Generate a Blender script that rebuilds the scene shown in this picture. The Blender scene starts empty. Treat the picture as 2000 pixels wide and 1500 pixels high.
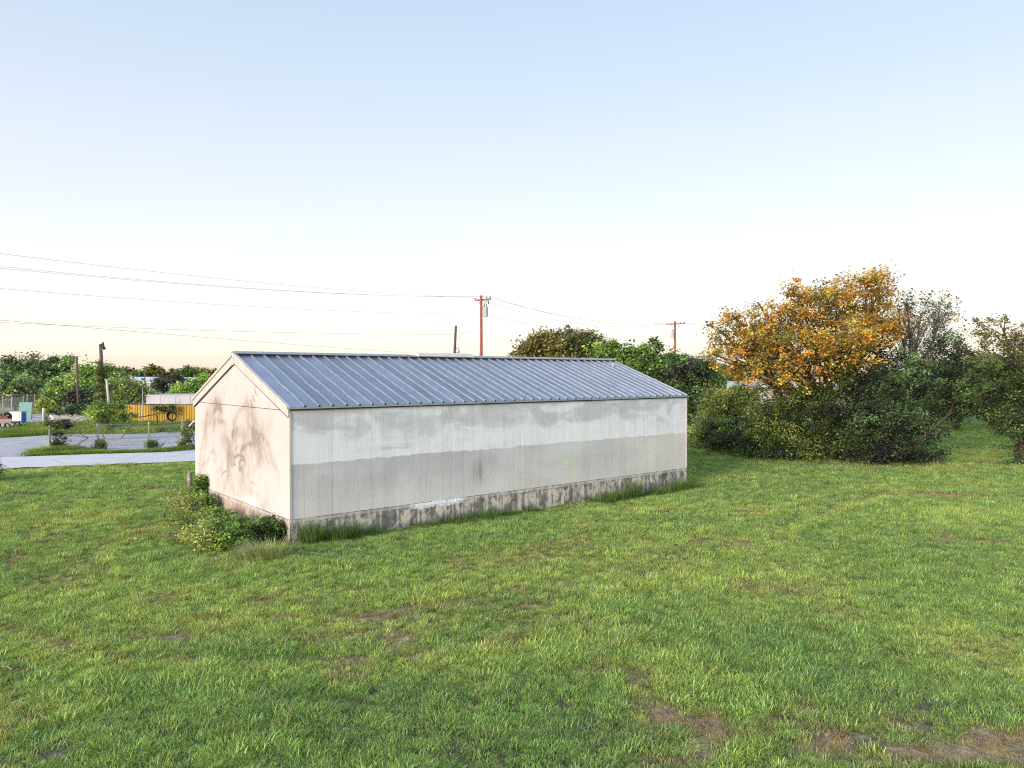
import bpy, math, random
import numpy as np
from mathutils import Vector, Matrix
R = math.radians
rng = np.random.default_rng(7)
random.seed(7)
sc = bpy.context.scene

# ------------------------------------------------------------------ camera
H = 4.4                      # camera height above the lawn at the near building corner
F = 1425.0                   # focal length in pixels of the 2000 px wide photograph
PITCH = math.atan(19.0 / F)
cam = bpy.data.cameras.new('camera'); camo = bpy.data.objects.new('camera', cam)
sc.collection.objects.link(camo); sc.camera = camo
cam.sensor_width = 36.0; cam.lens = 36.0 * F / 2000.0
cam.clip_start = 0.1; cam.clip_end = 3000
camo.location = (0, 0, H); camo.rotation_euler = (math.pi / 2 - PITCH, 0, 0)

# ------------------------------------------------------------------ light
SUN_AZ = math.atan2(-0.785, -0.62)      # direction towards the sun in the xy plane
SUN_EL = R(14.0)
EXPOSURE = 0.0
wd = bpy.data.worlds.new('World'); sc.world = wd; wd.use_nodes = True
nt = wd.node_tree; nt.nodes.clear()
def N(nt, typ, **kw):
    n = nt.nodes.new(typ)
    for k, v in kw.items():
        setattr(n, k, v)
    return n
wo = N(nt, 'ShaderNodeOutputWorld')
tc = N(nt, 'ShaderNodeTexCoord')
sep = N(nt, 'ShaderNodeSeparateXYZ')
nt.links.new(tc.outputs['Generated'], sep.inputs[0])
ramp = N(nt, 'ShaderNodeValToRGB')
nt.links.new(sep.outputs['Z'], ramp.inputs['Fac'])
def s2l(c):
    return [(v / 255 / 12.92 if v / 255 <= 0.04045 else ((v / 255 + 0.055) / 1.055) ** 2.4) for v in c]
SKY = [(0.000, (256, 226, 202)), (0.012, (259, 238, 219)), (0.035, (262, 251, 237)), (0.075, (257, 251, 245)),
       (0.15, (248, 248, 250)), (0.21, (236, 240, 246)), (0.28, (227, 233, 246)), (0.36, (212, 226, 241)), (0.47, (197, 214, 238)), (1.0, (165, 185, 222))]
el = ramp.color_ramp.elements
while len(el) > 1: el.remove(el[-1])
for i, (p, c) in enumerate(SKY):
    e = el[0] if i == 0 else el.new(p)
    e.position = p; e.color = (*s2l(c), 1)
bg1 = N(nt, 'ShaderNodeBackground'); bg1.inputs['Strength'].default_value = 0.93
nt.links.new(ramp.outputs['Color'], bg1.inputs['Color'])
sky = N(nt, 'ShaderNodeTexSky'); sky.sky_type = 'NISHITA'; sky.sun_disc = False
sky.sun_elevation = SUN_EL; sky.sun_rotation = math.pi / 2 - SUN_AZ
sky.air_density = 1.0; sky.dust_density = 1.5; sky.ozone_density = 1.0
bg2 = N(nt, 'ShaderNodeBackground'); bg2.inputs['Strength'].default_value = 0.05
nt.links.new(sky.outputs['Color'], bg2.inputs['Color'])
add = N(nt, 'ShaderNodeAddShader')
nt.links.new(bg1.outputs[0], add.inputs[0]); nt.links.new(bg2.outputs[0], add.inputs[1])
nt.links.new(add.outputs[0], wo.inputs['Surface'])
sl = bpy.data.lights.new('sun', 'SUN'); slo = bpy.data.objects.new('sun', sl); sc.collection.objects.link(slo)
sl.energy = 4.3; sl.angle = R(22.0); sl.color = (1.0, 0.85, 0.72)
sd = Vector((math.cos(SUN_EL) * math.cos(SUN_AZ), math.cos(SUN_EL) * math.sin(SUN_AZ), math.sin(SUN_EL)))
slo.rotation_euler = (sd).to_track_quat('Z', 'Y').to_euler()
slo.location = (0, 0, 60)
sc.view_settings.view_transform = 'Standard'; sc.view_settings.look = 'None'
sc.view_settings.exposure = EXPOSURE; sc.view_settings.gamma = 1.0; sc.view_settings.use_curve_mapping = False
sc.cycles.max_bounces = 6; sc.cycles.diffuse_bounces = 4; sc.cycles.glossy_bounces = 2
sc.cycles.transmission_bounces = 4; sc.cycles.transparent_max_bounces = 6
sc.cycles.use_denoising = False; sc.cycles.pixel_filter_type = 'BLACKMAN_HARRIS'; sc.cycles.filter_width = 1.15

# ------------------------------------------------------------------ geometry of the place
U = np.array([0.771, 0.637]); V = np.array([-0.637, 0.771])      # along the shed, across the shed
C0 = np.array([-5.96, 19.54])                                      # near corner of the shed
LEN, WID = 17.2, 8.4
Z_CLAD, Z_EAVE, Z_RIDGE = 0.49, 3.50, 5.02

def gz(x, y):
    t = (np.asarray(x) - C0[0]) * U[0] + (np.asarray(y) - C0[1]) * U[1]
    w = (np.asarray(x) - C0[0]) * V[0] + (np.asarray(y) - C0[1]) * V[1]
    out = np.hypot(np.maximum(np.maximum(-t, t - LEN), 0), np.maximum(np.maximum(-w, w - WID), 0))   # distance from the shed
    return -0.3 * (1 - np.exp(-np.maximum(t, 0) / 14.0)) - 0.10 * np.exp(-(out / 2.2) ** 2)
def ray(px, py):
    u = (750 - py) / F
    return np.array([(px - 1000) / F, math.cos(PITCH) + u * math.sin(PITCH), -math.sin(PITCH) + u * math.cos(PITCH)])
def P(px, py, d):                     # point seen at a pixel, at distance y = d
    r = ray(px, py); k = d / r[1]
    return np.array([r[0] * k, d, H + r[2] * k])
def G(px, py):                        # point of the ground seen at a pixel
    r = ray(px, py); z = -0.1
    for _ in range(8):
        k = (z - H) / r[2]; z = float(gz(r[0] * k, r[1] * k))
    return np.array([r[0] * k, r[1] * k, z])
def gp(px, d):                        # point of the ground in a pixel column at distance d
    x = (px - 1000) / F * d
    return np.array([x, d, float(gz(x, d))])

# value noise for layouts and vertex colours
_tab = np.random.default_rng(11).random((256, 256))
def vn(x, y):
    xi = np.floor(x).astype(int); yi = np.floor(y).astype(int)
    fx = x - xi; fy = y - yi; fx = fx * fx * (3 - 2 * fx); fy = fy * fy * (3 - 2 * fy)
    a = _tab[xi & 255, yi & 255]; b = _tab[(xi + 1) & 255, yi & 255]
    c = _tab[xi & 255, (yi + 1) & 255]; d = _tab[(xi + 1) & 255, (yi + 1) & 255]
    return (a * (1 - fx) + b * fx) * (1 - fy) + (c * (1 - fx) + d * fx) * fy
def fbm(x, y, o=4):
    x = np.asarray(x, float); y = np.asarray(y, float)
    s = 0; a = 0.5; t = 0
    for i in range(o):
        s = s + a * vn(x * 2 ** i + 17.3 * i, y * 2 ** i + 5.1 * i); t += a; a *= 0.5
    return s / t
def sm(x, a, b):
    t = np.clip((x - a) / (b - a), 0, 1); return t * t * (3 - 2 * t)

# ------------------------------------------------------------------ object helpers
def tag(o, label=None, cat=None, group=None, kind=None):
    if label: o['label'] = label
    if cat: o['category'] = cat
    if group: o['group'] = group
    if kind: o['kind'] = kind
    return o
def empty(name, loc, label, cat, group=None, rz=0):
    o = bpy.data.objects.new(name, None); sc.collection.objects.link(o)
    o.location = [float(v) for v in loc]; o.rotation_euler.z = rz; o.empty_display_size = 0.2
    return tag(o, label, cat, group)
def mesh_obj(name, verts, faces, m, parent=None, smooth=False, col=None, off=None):
    """verts Nx3 array, faces list or int array (MxK)"""
    verts = np.asarray(verts, dtype=np.float32)
    if off is not None: verts = verts - np.asarray(off, dtype=np.float32)
    me = bpy.data.meshes.new(name)
    if isinstance(faces, np.ndarray):
        k = faces.shape[1]; nf = len(faces)
        me.vertices.add(len(verts)); me.vertices.foreach_set('co', verts.ravel())
        me.loops.add(nf * k); me.loops.foreach_set('vertex_index', faces.astype(np.int32).ravel())
        me.polygons.add(nf)
        me.polygons.foreach_set('loop_start', np.arange(0, nf * k, k, dtype=np.int32))
        me.update(calc_edges=True)
    else:
        me.from_pydata([tuple(map(float, v)) for v in verts], [], faces)
    if col is not None:
        ca = me.color_attributes.new('Col', 'FLOAT_COLOR', 'POINT')
        c4 = np.ones((len(verts), 4), dtype=np.float32); c4[:, :3] = col
        ca.data.foreach_set('color', c4.ravel())
    if smooth: me.polygons.foreach_set('use_smooth', np.ones(len(me.polygons), dtype=bool))
    me.materials.append(m)
    o = bpy.data.objects.new(name, me); sc.collection.objects.link(o)
    if parent is not None: o.parent = parent
    return o
class MB:
    def __init__(s): s.v = []; s.f = []
    def add(s, vs, fs):
        b = len(s.v); s.v += [tuple(map(float, p)) for p in vs]; s.f += [tuple(b + i for i in f) for f in fs]; return s
    def box(s, c, size, rz=0, rx=0, ry=0):
        hx, hy, hz = [q / 2 for q in size]
        m = Matrix.Rotation(rz, 3, 'Z') @ Matrix.Rotation(ry, 3, 'Y') @ Matrix.Rotation(rx, 3, 'X')
        vs = [Vector(c) + m @ Vector((i * hx, j * hy, k * hz)) for i in (-1, 1) for j in (-1, 1) for k in (-1, 1)]
        return s.add(vs, [(0, 1, 3, 2), (4, 6, 7, 5), (0, 4, 5, 1), (2, 3, 7, 6), (0, 2, 6, 4), (1, 5, 7, 3)])
    def tube(s, pts, r, n=6, cap=True):
        pts = [Vector(p) for p in pts]; k = len(pts)
        rr = r if hasattr(r, '__len__') else [r] * k
        vs = []
        for i, p in enumerate(pts):
            t = (pts[min(i + 1, k - 1)] - pts[max(i - 1, 0)]).normalized()
            a = t.cross(Vector((0.13, 0.07, 1))) if abs(t.z) < 0.95 else t.cross(Vector((1, 0.05, 0)))
            a.normalize(); b = t.cross(a)
            for j in range(n):
                an = 2 * math.pi * j / n
                vs.append(p + (a * math.cos(an) + b * math.sin(an)) * rr[i])
        fs = [(i * n + j, i * n + (j + 1) % n, (i + 1) * n + (j + 1) % n, (i + 1) * n + j) for i in range(k - 1) for j in range(n)]
        if cap: fs += [tuple(range(n))[::-1], tuple((k - 1) * n + j for j in range(n))]
        return s.add(vs, fs)
    def lathe(s, c, prof, n=12):     # prof: (radius, z) from bottom to top
        vs = []; 
        for r, z in prof:
            for j in range(n):
                a = 2 * math.pi * j / n; vs.append((c[0] + r * math.cos(a), c[1] + r * math.sin(a), c[2] + z))
        k = len(prof)
        fs = [(i * n + j, i * n + (j + 1) % n, (i + 1) * n + (j + 1) % n, (i + 1) * n + j) for i in range(k - 1) for j in range(n)]
        fs += [tuple(range(n))[::-1], tuple((k - 1) * n + j for j in range(n))]
        return s.add(vs, fs)
    def torus(s, c, R_, r, ax=(0, 1, 0), n=20, m=6):
        ax = Vector(ax).normalized(); a = ax.cross(Vector((0, 0, 1))).normalized(); b = ax.cross(a); vs = []
        for i in range(n):
            t = 2 * math.pi * i / n; d = a * math.cos(t) + b * math.sin(t)
            for j in range(m):
                q = 2 * math.pi * j / m
                vs.append(Vector(c) + d * (R_ + r * math.cos(q)) + ax * r * math.sin(q))
        return s.add(vs, [(i * m + j, i * m + (j + 1) % m, ((i + 1) % n) * m + (j + 1) % m, ((i + 1) % n) * m + j) for i in range(n) for j in range(m)])
    def build(s, name, m, parent=None, smooth=False, off=None, label=None, kind=None):
        o = mesh_obj(name, np.array(s.v), s.f, m, parent, smooth, off=off)
        if label: o['label'] = label
        if kind: o['kind'] = kind
        return o

# ------------------------------------------------------------------ materials
def new_mat(name):
    m = bpy.data.materials.new(name); m.use_nodes = True
    b = m.node_tree.nodes['Principled BSDF']
    return m, m.node_tree, b
def L(nt, a, b): nt.links.new(a, b)
def mathn(nt, op, a, b=None, c=None, clamp=False):
    n = N(nt, 'ShaderNodeMath', operation=op); n.use_clamp = clamp
    for i, v in enumerate((a, b, c)):
        if v is None: continue
        if isinstance(v, (int, float)): n.inputs[i].default_value = v
        else: L(nt, v, n.inputs[i])
    return n.outputs[0]
def noise(nt, co, scale, detail=4, rough=0.55, sc3=None, dist=0.0):
    if sc3 is not None:
        mp = N(nt, 'ShaderNodeMapping'); mp.inputs['Scale'].default_value = sc3; L(nt, co, mp.inputs['Vector']); co = mp.outputs[0]
    n = N(nt, 'ShaderNodeTexNoise'); n.inputs['Scale'].default_value = scale; n.inputs['Detail'].default_value = detail
    n.inputs['Roughness'].default_value = rough; n.inputs['Distortion'].default_value = dist; L(nt, co, n.inputs['Vector'])
    return n.outputs['Fac']
def rampn(nt, fac, stops):
    r = N(nt, 'ShaderNodeValToRGB'); e = r.color_ramp.elements
    while len(e) > 1: e.remove(e[-1])
    for i, (p, c) in enumerate(stops):
        q = e[0] if i == 0 else e.new(p)
        q.position = p; q.color = (*c, 1) if len(c) == 3 else c
    L(nt, fac, r.inputs['Fac']); return r.outputs['Color']
def mixc(nt, fac, a, b, mode='MIX'):
    n = N(nt, 'ShaderNodeMix', data_type='RGBA', blend_type=mode)
    for idx, v in ((0, fac), (6, a), (7, b)):
        if isinstance(v, (int, float)): n.inputs[idx].default_value = v
        elif isinstance(v, (tuple, list)): n.inputs[idx].default_value = (*v, 1) if len(v) == 3 else v
        else: L(nt, v, n.inputs[idx])
    return n.outputs[2]
def step(nt, v, a, b):
    n = N(nt, 'ShaderNodeMapRange', interpolation_type='SMOOTHSTEP'); n.clamp = True
    L(nt, v, n.inputs[0]); n.inputs[1].default_value = a; n.inputs[2].default_value = b
    return n.outputs[0]
def bump(nt, b, h, strength=0.3, dist=0.02):
    n = N(nt, 'ShaderNodeBump'); n.inputs['Strength'].default_value = strength; n.inputs['Distance'].default_value = dist
    L(nt, h, n.inputs['Height']); L(nt, n.outputs[0], b.inputs['Normal'])
def simple(name, c1, c2=None, scale=6, rough=0.7, metal=0.0, sc3=None, bmp=0.0):
    m, nt, b = new_mat(name)
    tcn = N(nt, 'ShaderNodeTexCoord'); co = tcn.outputs['Object']
    c2 = c2 or tuple(v * 0.6 for v in c1)
    f = noise(nt, co, scale, 5, 0.6, sc3)
    L(nt, rampn(nt, f, [(0.33, c2), (0.66, c1)]), b.inputs['Base Color'])
    b.inputs['Roughness'].default_value = rough; b.inputs['Metallic'].default_value = metal
    if bmp: bump(nt, b, f, bmp)
    return m
def leaf_mat(name, trans=0.35, rough=0.5, inst=False, gain=1.0):
    m, nt, b = new_mat(name)
    a = N(nt, 'ShaderNodeAttribute'); a.attribute_name = 'Col' if not inst else 'tint'
    a.attribute_type = 'INSTANCER' if inst else 'GEOMETRY'
    col = a.outputs['Color']
    if inst:
        a2 = N(nt, 'ShaderNodeAttribute'); a2.attribute_name = 'Col'; a2.attribute_type = 'GEOMETRY'
        col = mixc(nt, 1.0, col, a2.outputs['Color'], 'MULTIPLY')
    if gain != 1.0: col = mixc(nt, 1.0, col, (gain, gain, gain), 'MULTIPLY')
    L(nt, col, b.inputs['Base Color']); b.inputs['Roughness'].default_value = rough
    b.inputs['Specular IOR Level'].default_value = 0.3
    t = N(nt, 'ShaderNodeBsdfTranslucent')
    tcol = mixc(nt, 1.0, col, (1.25, 1.15, 0.55), 'MULTIPLY'); L(nt, tcol, t.inputs['Color'])
    mx = N(nt, 'ShaderNodeMixShader'); mx.inputs[0].default_value = trans
    L(nt, b.outputs[0], mx.inputs[1]); L(nt, t.outputs[0], mx.inputs[2])
    L(nt, mx.outputs[0], nt.nodes['Material Output'].inputs['Surface'])
    return m
M = {}
M['leaf'] = leaf_mat('leaf', 0.2, 0.42)
M['grassblade'] = leaf_mat('grass_blade', 0.38, 0.55, inst=True)
M['bark'] = simple('bark', (0.10, 0.075, 0.055), (0.045, 0.035, 0.028), 9, 0.9, sc3=(1, 1, 0.3), bmp=0.5)
M['twig'] = simple('twig', (0.20, 0.185, 0.17), (0.12, 0.11, 0.10), 9, 0.9)
M['pole'] = simple('pole_wood', (0.42, 0.13, 0.075), (0.24, 0.075, 0.05), 5, 0.85, sc3=(2, 2, 0.25), bmp=0.3)
M['pole_dark'] = simple('dark_pole_wood', (0.15, 0.09, 0.075), (0.08, 0.055, 0.05), 5, 0.85, sc3=(2, 2, 0.25), bmp=0.3)
M['pole_pale'] = simple('pale_post', (0.62, 0.6, 0.55), (0.4, 0.38, 0.34), 5, 0.8, sc3=(2, 2, 0.3))
M['galv'] = simple('galvanised_steel', (0.42, 0.43, 0.44), (0.3, 0.31, 0.32), 12, 0.5, 0.5)
M['dark'] = simple('dark_metal', (0.035, 0.035, 0.04), (0.02, 0.02, 0.02), 12, 0.6)
M['rubber'] = simple('black_rubber', (0.02, 0.02, 0.022), (0.012, 0.012, 0.012), 14, 0.8)
M['wire'] = simple('wire', (0.36, 0.35, 0.36), (0.30, 0.30, 0.30), 3, 0.6)
M['transformer'] = simple('transformer_paint', (0.55, 0.56, 0.58), (0.42, 0.43, 0.46), 6, 0.45)
M['white'] = simple('white_paint', (0.78, 0.78, 0.77), (0.62, 0.62, 0.6), 4, 0.6)
M['glass'] = simple('lamp_glass', (0.6, 0.62, 0.6), (0.5, 0.52, 0.5), 4, 0.15)
M['windowglass'] = simple('window_glass', (0.05, 0.07, 0.08), (0.03, 0.04, 0.05), 2, 0.08)
M['blue'] = simple('blue_plastic', (0.03, 0.12, 0.45), (0.02, 0.08, 0.3), 4, 0.5)
M['teal'] = simple('teal_paint', (0.05, 0.28, 0.25), (0.03, 0.18, 0.17), 4, 0.5)
M['rust'] = simple('rusty_steel', (0.22, 0.09, 0.05), (0.08, 0.05, 0.04), 9, 0.85)
M['paleconc'] = simple('pale_concrete', (0.5, 0.49, 0.47), (0.36, 0.35, 0.33), 5, 0.85)
M['weathered_wood'] = simple('weathered_wood', (0.38, 0.31, 0.25), (0.2, 0.16, 0.13), 6, 0.85, sc3=(3, 1, 1))
M['dark_soil'] = simple('soil', (0.12, 0.095, 0.075), (0.05, 0.04, 0.035), 7, 0.95)

# ground
def mat_ground():
    m, nt, b = new_mat('lawn_ground')
    a = N(nt, 'ShaderNodeAttribute'); a.attribute_name = 'Col'
    g = N(nt, 'ShaderNodeNewGeometry')
    f1 = noise(nt, g.outputs['Position'], 3.0, 6, 0.7); f2 = noise(nt, g.outputs['Position'], 26.0, 4, 0.7)
    f = mathn(nt, 'MULTIPLY_ADD', f2, 0.5, mathn(nt, 'MULTIPLY', f1, 0.5))
    k = rampn(nt, f, [(0.38, (0.25, 0.25, 0.25)), (0.5, (0.9, 0.9, 0.9)), (0.62, (1.9, 1.8, 1.6))])
    L(nt, mixc(nt, 1.0, a.outputs['Color'], k, 'MULTIPLY'), b.inputs['Base Color'])
    b.inputs['Roughness'].default_value = 0.95; b.inputs['Specular IOR Level'].default_value = 0.1
    bump(nt, b, f, 0.6, 0.04); return m
M['ground'] = mat_ground()
def mat_road():
    m, nt, b = new_mat('asphalt_road')
    g = N(nt, 'ShaderNodeNewGeometry'); p = g.outputs['Position']
    f = noise(nt, p, 0.5, 5, 0.6); f2 = noise(nt, p, 40, 3, 0.7)
    c = rampn(nt, f, [(0.3, (0.73, 0.71, 0.73)), (0.7, (0.82, 0.80, 0.82))])
    c = mixc(nt, mathn(nt, 'MULTIPLY', f2, 0.5), c, (0.55, 0.55, 0.56))
    v = N(nt, 'ShaderNodeTexVoronoi', feature='DISTANCE_TO_EDGE'); v.inputs['Scale'].default_value = 0.28
    L(nt, p, v.inputs['Vector'])
    cr = step(nt, v.outputs['Distance'], 0.012, 0.0)
    c = mixc(nt, mathn(nt, 'MULTIPLY', cr, 0.55), c, (0.08, 0.08, 0.085))
    L(nt, c, b.inputs['Base Color']); b.inputs['Roughness'].default_value = 0.85; bump(nt, b, f2, 0.4, 0.01); return m
M['road'] = mat_road()
def mat_gravel():
    m, nt, b = new_mat('gravel')
    g = N(nt, 'ShaderNodeNewGeometry'); p = g.outputs['Position']
    f = noise(nt, p, 0.55, 5, 0.65); f2 = noise(nt, p, 9, 5, 0.8)
    c = rampn(nt, f, [(0.32, (0.42, 0.42, 0.455)), (0.55, (0.56, 0.55, 0.575)), (0.72, (0.7, 0.66, 0.60))])
    k = rampn(nt, f2, [(0.35, (0.45, 0.45, 0.47)), (0.5, (1, 1, 1)), (0.68, (1.45, 1.42, 1.4))])
    L(nt, mixc(nt, 1.0, c, k, 'MULTIPLY'), b.inputs['Base Color'])
    b.inputs['Roughness'].default_value = 0.95; bump(nt, b, f2, 0.7, 0.04); return m
M['gravel'] = mat_gravel()

# shed wall panels: object coordinates are the shed's own (x along, y across, z up)
def mat_panel():
    m, nt, b = new_mat('painted_wall_panel')
    tcn = N(nt, 'ShaderNodeTexCoord'); co = tcn.outputs['Object']
    sp = N(nt, 'ShaderNodeSeparateXYZ'); L(nt, co, sp.inputs[0]); x, z = sp.outputs['X'], sp.outputs['Z']
    at = N(nt, 'ShaderNodeAttribute'); at.attribute_name = 'shade'; at.attribute_type = 'OBJECT'
    # limit between the pale upper coat and the grey lower coat
    e1 = noise(nt, co, 1.0, 3, 0.6, (0.35, 0, 0)); e2 = noise(nt, co, 1.0, 4, 0.7, (3.2, 0, 0.7))
    lim = mathn(nt, 'ADD', mathn(nt, 'MULTIPLY', e1, 0.22), mathn(nt, 'MULTIPLY', e2, 0.17))
    lim = mathn(nt, 'ADD', lim, 1.77)
    up = mathn(nt, 'SUBTRACT', z, lim)
    upm = step(nt, up, -0.012, 0.012)
    # cloudy whitewash
    cl = noise(nt, co, 1.0, 5, 0.55, (0.55, 1, 1.5), 0.8); cl2 = noise(nt, co, 1.0, 4, 0.6, (2.6, 1, 0.5), 0.3)
    clm = mathn(nt, 'ADD', mathn(nt, 'MULTIPLY', cl, 0.75), mathn(nt, 'MULTIPLY', cl2, 0.25))
    nearl = step(nt, up, 1.1, 0.05)
    clm = mathn(nt, 'ADD', clm, mathn(nt, 'MULTIPLY', nearl, 0.13))
    top = rampn(nt, clm, [(0.40, (0.57, 0.585, 0.615)), (0.49, (0.64, 0.665, 0.70)), (0.545, (0.77, 0.80, 0.845)), (0.62, (0.83, 0.86, 0.90))])
    # grey coat with greenish algae and pale drips
    g1 = noise(nt, co, 1.0, 4, 0.55, (0.45, 1, 0.8), 0.5)
    low = rampn(nt, g1, [(0.38, (0.52, 0.52, 0.54)), (0.5, (0.575, 0.575, 0.60)), (0.62, (0.65, 0.65, 0.67))])
    gr = mathn(nt, 'MULTIPLY', step(nt, noise(nt, co, 1.0, 3, 0.6, (0.8, 1, 1.3), 0.6), 0.5, 0.66), step(nt, x, 5.5, 10.5))
    low = mixc(nt, mathn(nt, 'MULTIPLY', gr, 0.7), low, (0.53, 0.63, 0.50))
    # pale end at far right and pale feet
    pale = mathn(nt, 'MULTIPLY', step(nt, x, 9.5, 16.5), 0.55)
    foot = mathn(nt, 'MULTIPLY', step(nt, z, 1.5, 0.5), mathn(nt, 'MULTIPLY', cl2, 0.8))
    low = mixc(nt, mathn(nt, 'MAXIMUM', pale, foot), low, (0.76, 0.74, 0.69))
    # scraggly pale scratches on the grey coat
    wv = N(nt, 'ShaderNodeTexWave', wave_type='RINGS'); wv.inputs['Scale'].default_value = 0.55; wv.inputs['Distortion'].default_value = 9
    wv.inputs['Detail'].default_value = 2.5; wv.inputs['Detail Scale'].default_value = 0.8; L(nt, co, wv.inputs['Vector'])
    scr = mathn(nt, 'MULTIPLY', step(nt, wv.outputs['Fac'], 0.955, 1.0), step(nt, noise(nt, co, 0.7, 2), 0.47, 0.6))
    low = mixc(nt, mathn(nt, 'MULTIPLY', scr, 0.3), low, (0.7, 0.72, 0.68))
    c = mixc(nt, upm, low, top)
    # vertical rain streaks
    st = noise(nt, co, 1.0, 4, 0.65, (9, 1, 0.35)); st2 = step(nt, noise(nt, co, 1.0, 2, 0.5, (0.5, 1, 0.4)), 0.45, 0.65)
    dk = mathn(nt, 'MULTIPLY', step(nt, st, 0.53, 0.7), mathn(nt, 'MULTIPLY', st2, 0.28))
    c = mixc(nt, dk, c, (0.27, 0.27, 0.26))
    # dark drips under one joint, about the middle of the wall
    dx = mathn(nt, 'ABSOLUTE', mathn(nt, 'SUBTRACT', x, 6.35))
    dr = mathn(nt, 'MULTIPLY', step(nt, dx, 0.42, 0.0), mathn(nt, 'MULTIPLY', step(nt, st, 0.40, 0.55), step(nt, mathn(nt, 'ABSOLUTE', mathn(nt, 'SUBTRACT', z, 1.25)), 0.55, 0.1)))
    c = mixc(nt, mathn(nt, 'MULTIPLY', dr, 0.6), c, (0.2, 0.19, 0.18))
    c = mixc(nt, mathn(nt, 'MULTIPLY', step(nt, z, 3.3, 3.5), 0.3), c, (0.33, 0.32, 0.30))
    # each sheet a touch different
    sh = mathn(nt, 'MULTIPLY_ADD', at.outputs['Fac'], 0.06, 1.01)
    hs = N(nt, 'ShaderNodeHueSaturation'); L(nt, sh, hs.inputs['Value']); L(nt, c, hs.inputs['Color'])
    L(nt, hs.outputs[0], b.inputs['Base Color']); b.inputs['Roughness'].default_value = 0.75
    bump(nt, b, noise(nt, co, 1.0, 4, 0.6, (3, 1, 0.8)), 0.35, 0.03)
    return m
M['panel'] = mat_panel()
def mat_metalroof():
    m, nt, b = new_mat('galvanised_roof')
    tcn = N(nt, 'ShaderNodeTexCoord'); co = tcn.outputs['Object']
    at = N(nt, 'ShaderNodeAttribute'); at.attribute_name = 'shade'; at.attribute_type = 'OBJECT'
    f = noise(nt, co, 1.0, 5, 0.65, (1.2, 1.0, 1)); f2 = noise(nt, co, 24, 3, 0.7)
    c = rampn(nt, f, [(0.3, (0.29, 0.355, 0.445)), (0.7, (0.41, 0.48, 0.575))])
    c = mixc(nt, mathn(nt, 'MULTIPLY', step(nt, f2, 0.56, 0.75), 0.25), c, (0.25, 0.26, 0.3))
    rs = mathn(nt, 'MULTIPLY', step(nt, noise(nt, co, 1.0, 3, 0.6, (0.8, 3, 1)), 0.62, 0.72), 0.4)
    c = mixc(nt, rs, c, (0.34, 0.33, 0.36))
    sh = mathn(nt, 'MULTIPLY_ADD', at.outputs['Fac'], 0.30, 0.86)
    hs = N(nt, 'ShaderNodeHueSaturation'); L(nt, sh, hs.inputs['Value']); L(nt, c, hs.inputs['Color'])
    L(nt, hs.outputs[0], b.inputs['Base Color'])
    b.inputs['Metallic'].default_value = 0.75
    L(nt, mathn(nt, 'MULTIPLY_ADD', f, 0.22, 0.30), b.inputs['Roughness'])
    bump(nt, b, f, 0.25, 0.03); return m
M['roof'] = mat_metalroof()
M['seam'] = simple('seam_metal', (0.50, 0.54, 0.59), (0.38, 0.42, 0.47), 5, 0.4, 0.75)
def mat_cream():
    m, nt, b = new_mat('cream_board')
    tcn = N(nt, 'ShaderNodeTexCoord'); co = tcn.outputs['Object']
    f = noise(nt, co, 1.0, 5, 0.6, (1, 3, 0.8))
    c = rampn(nt, f, [(0.3, (0.53, 0.475, 0.45)), (0.6, (0.62, 0.565, 0.54))])
    L(nt, c, b.inputs['Base Color']); b.inputs['Roughness'].default_value = 0.7; return m
M['cream'] = mat_cream()
def mat_gable():
    m, nt, b = new_mat('gable_board')
    a = N(nt, 'ShaderNodeAttribute'); a.attribute_name = 'Col'
    tcn = N(nt, 'ShaderNodeTexCoord'); co = tcn.outputs['Object']
    f = noise(nt, co, 1.0, 5, 0.6, (1, 2.5, 0.6))
    k = rampn(nt, f, [(0.3, (0.93, 0.92, 0.91)), (0.65, (1, 1, 1))])
    L(nt, mixc(nt, 1.0, a.outputs['Color'], k, 'MULTIPLY'), b.inputs['Base Color']); b.inputs['Roughness'].default_value = 0.75; return m
M['gable'] = mat_gable()
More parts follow.
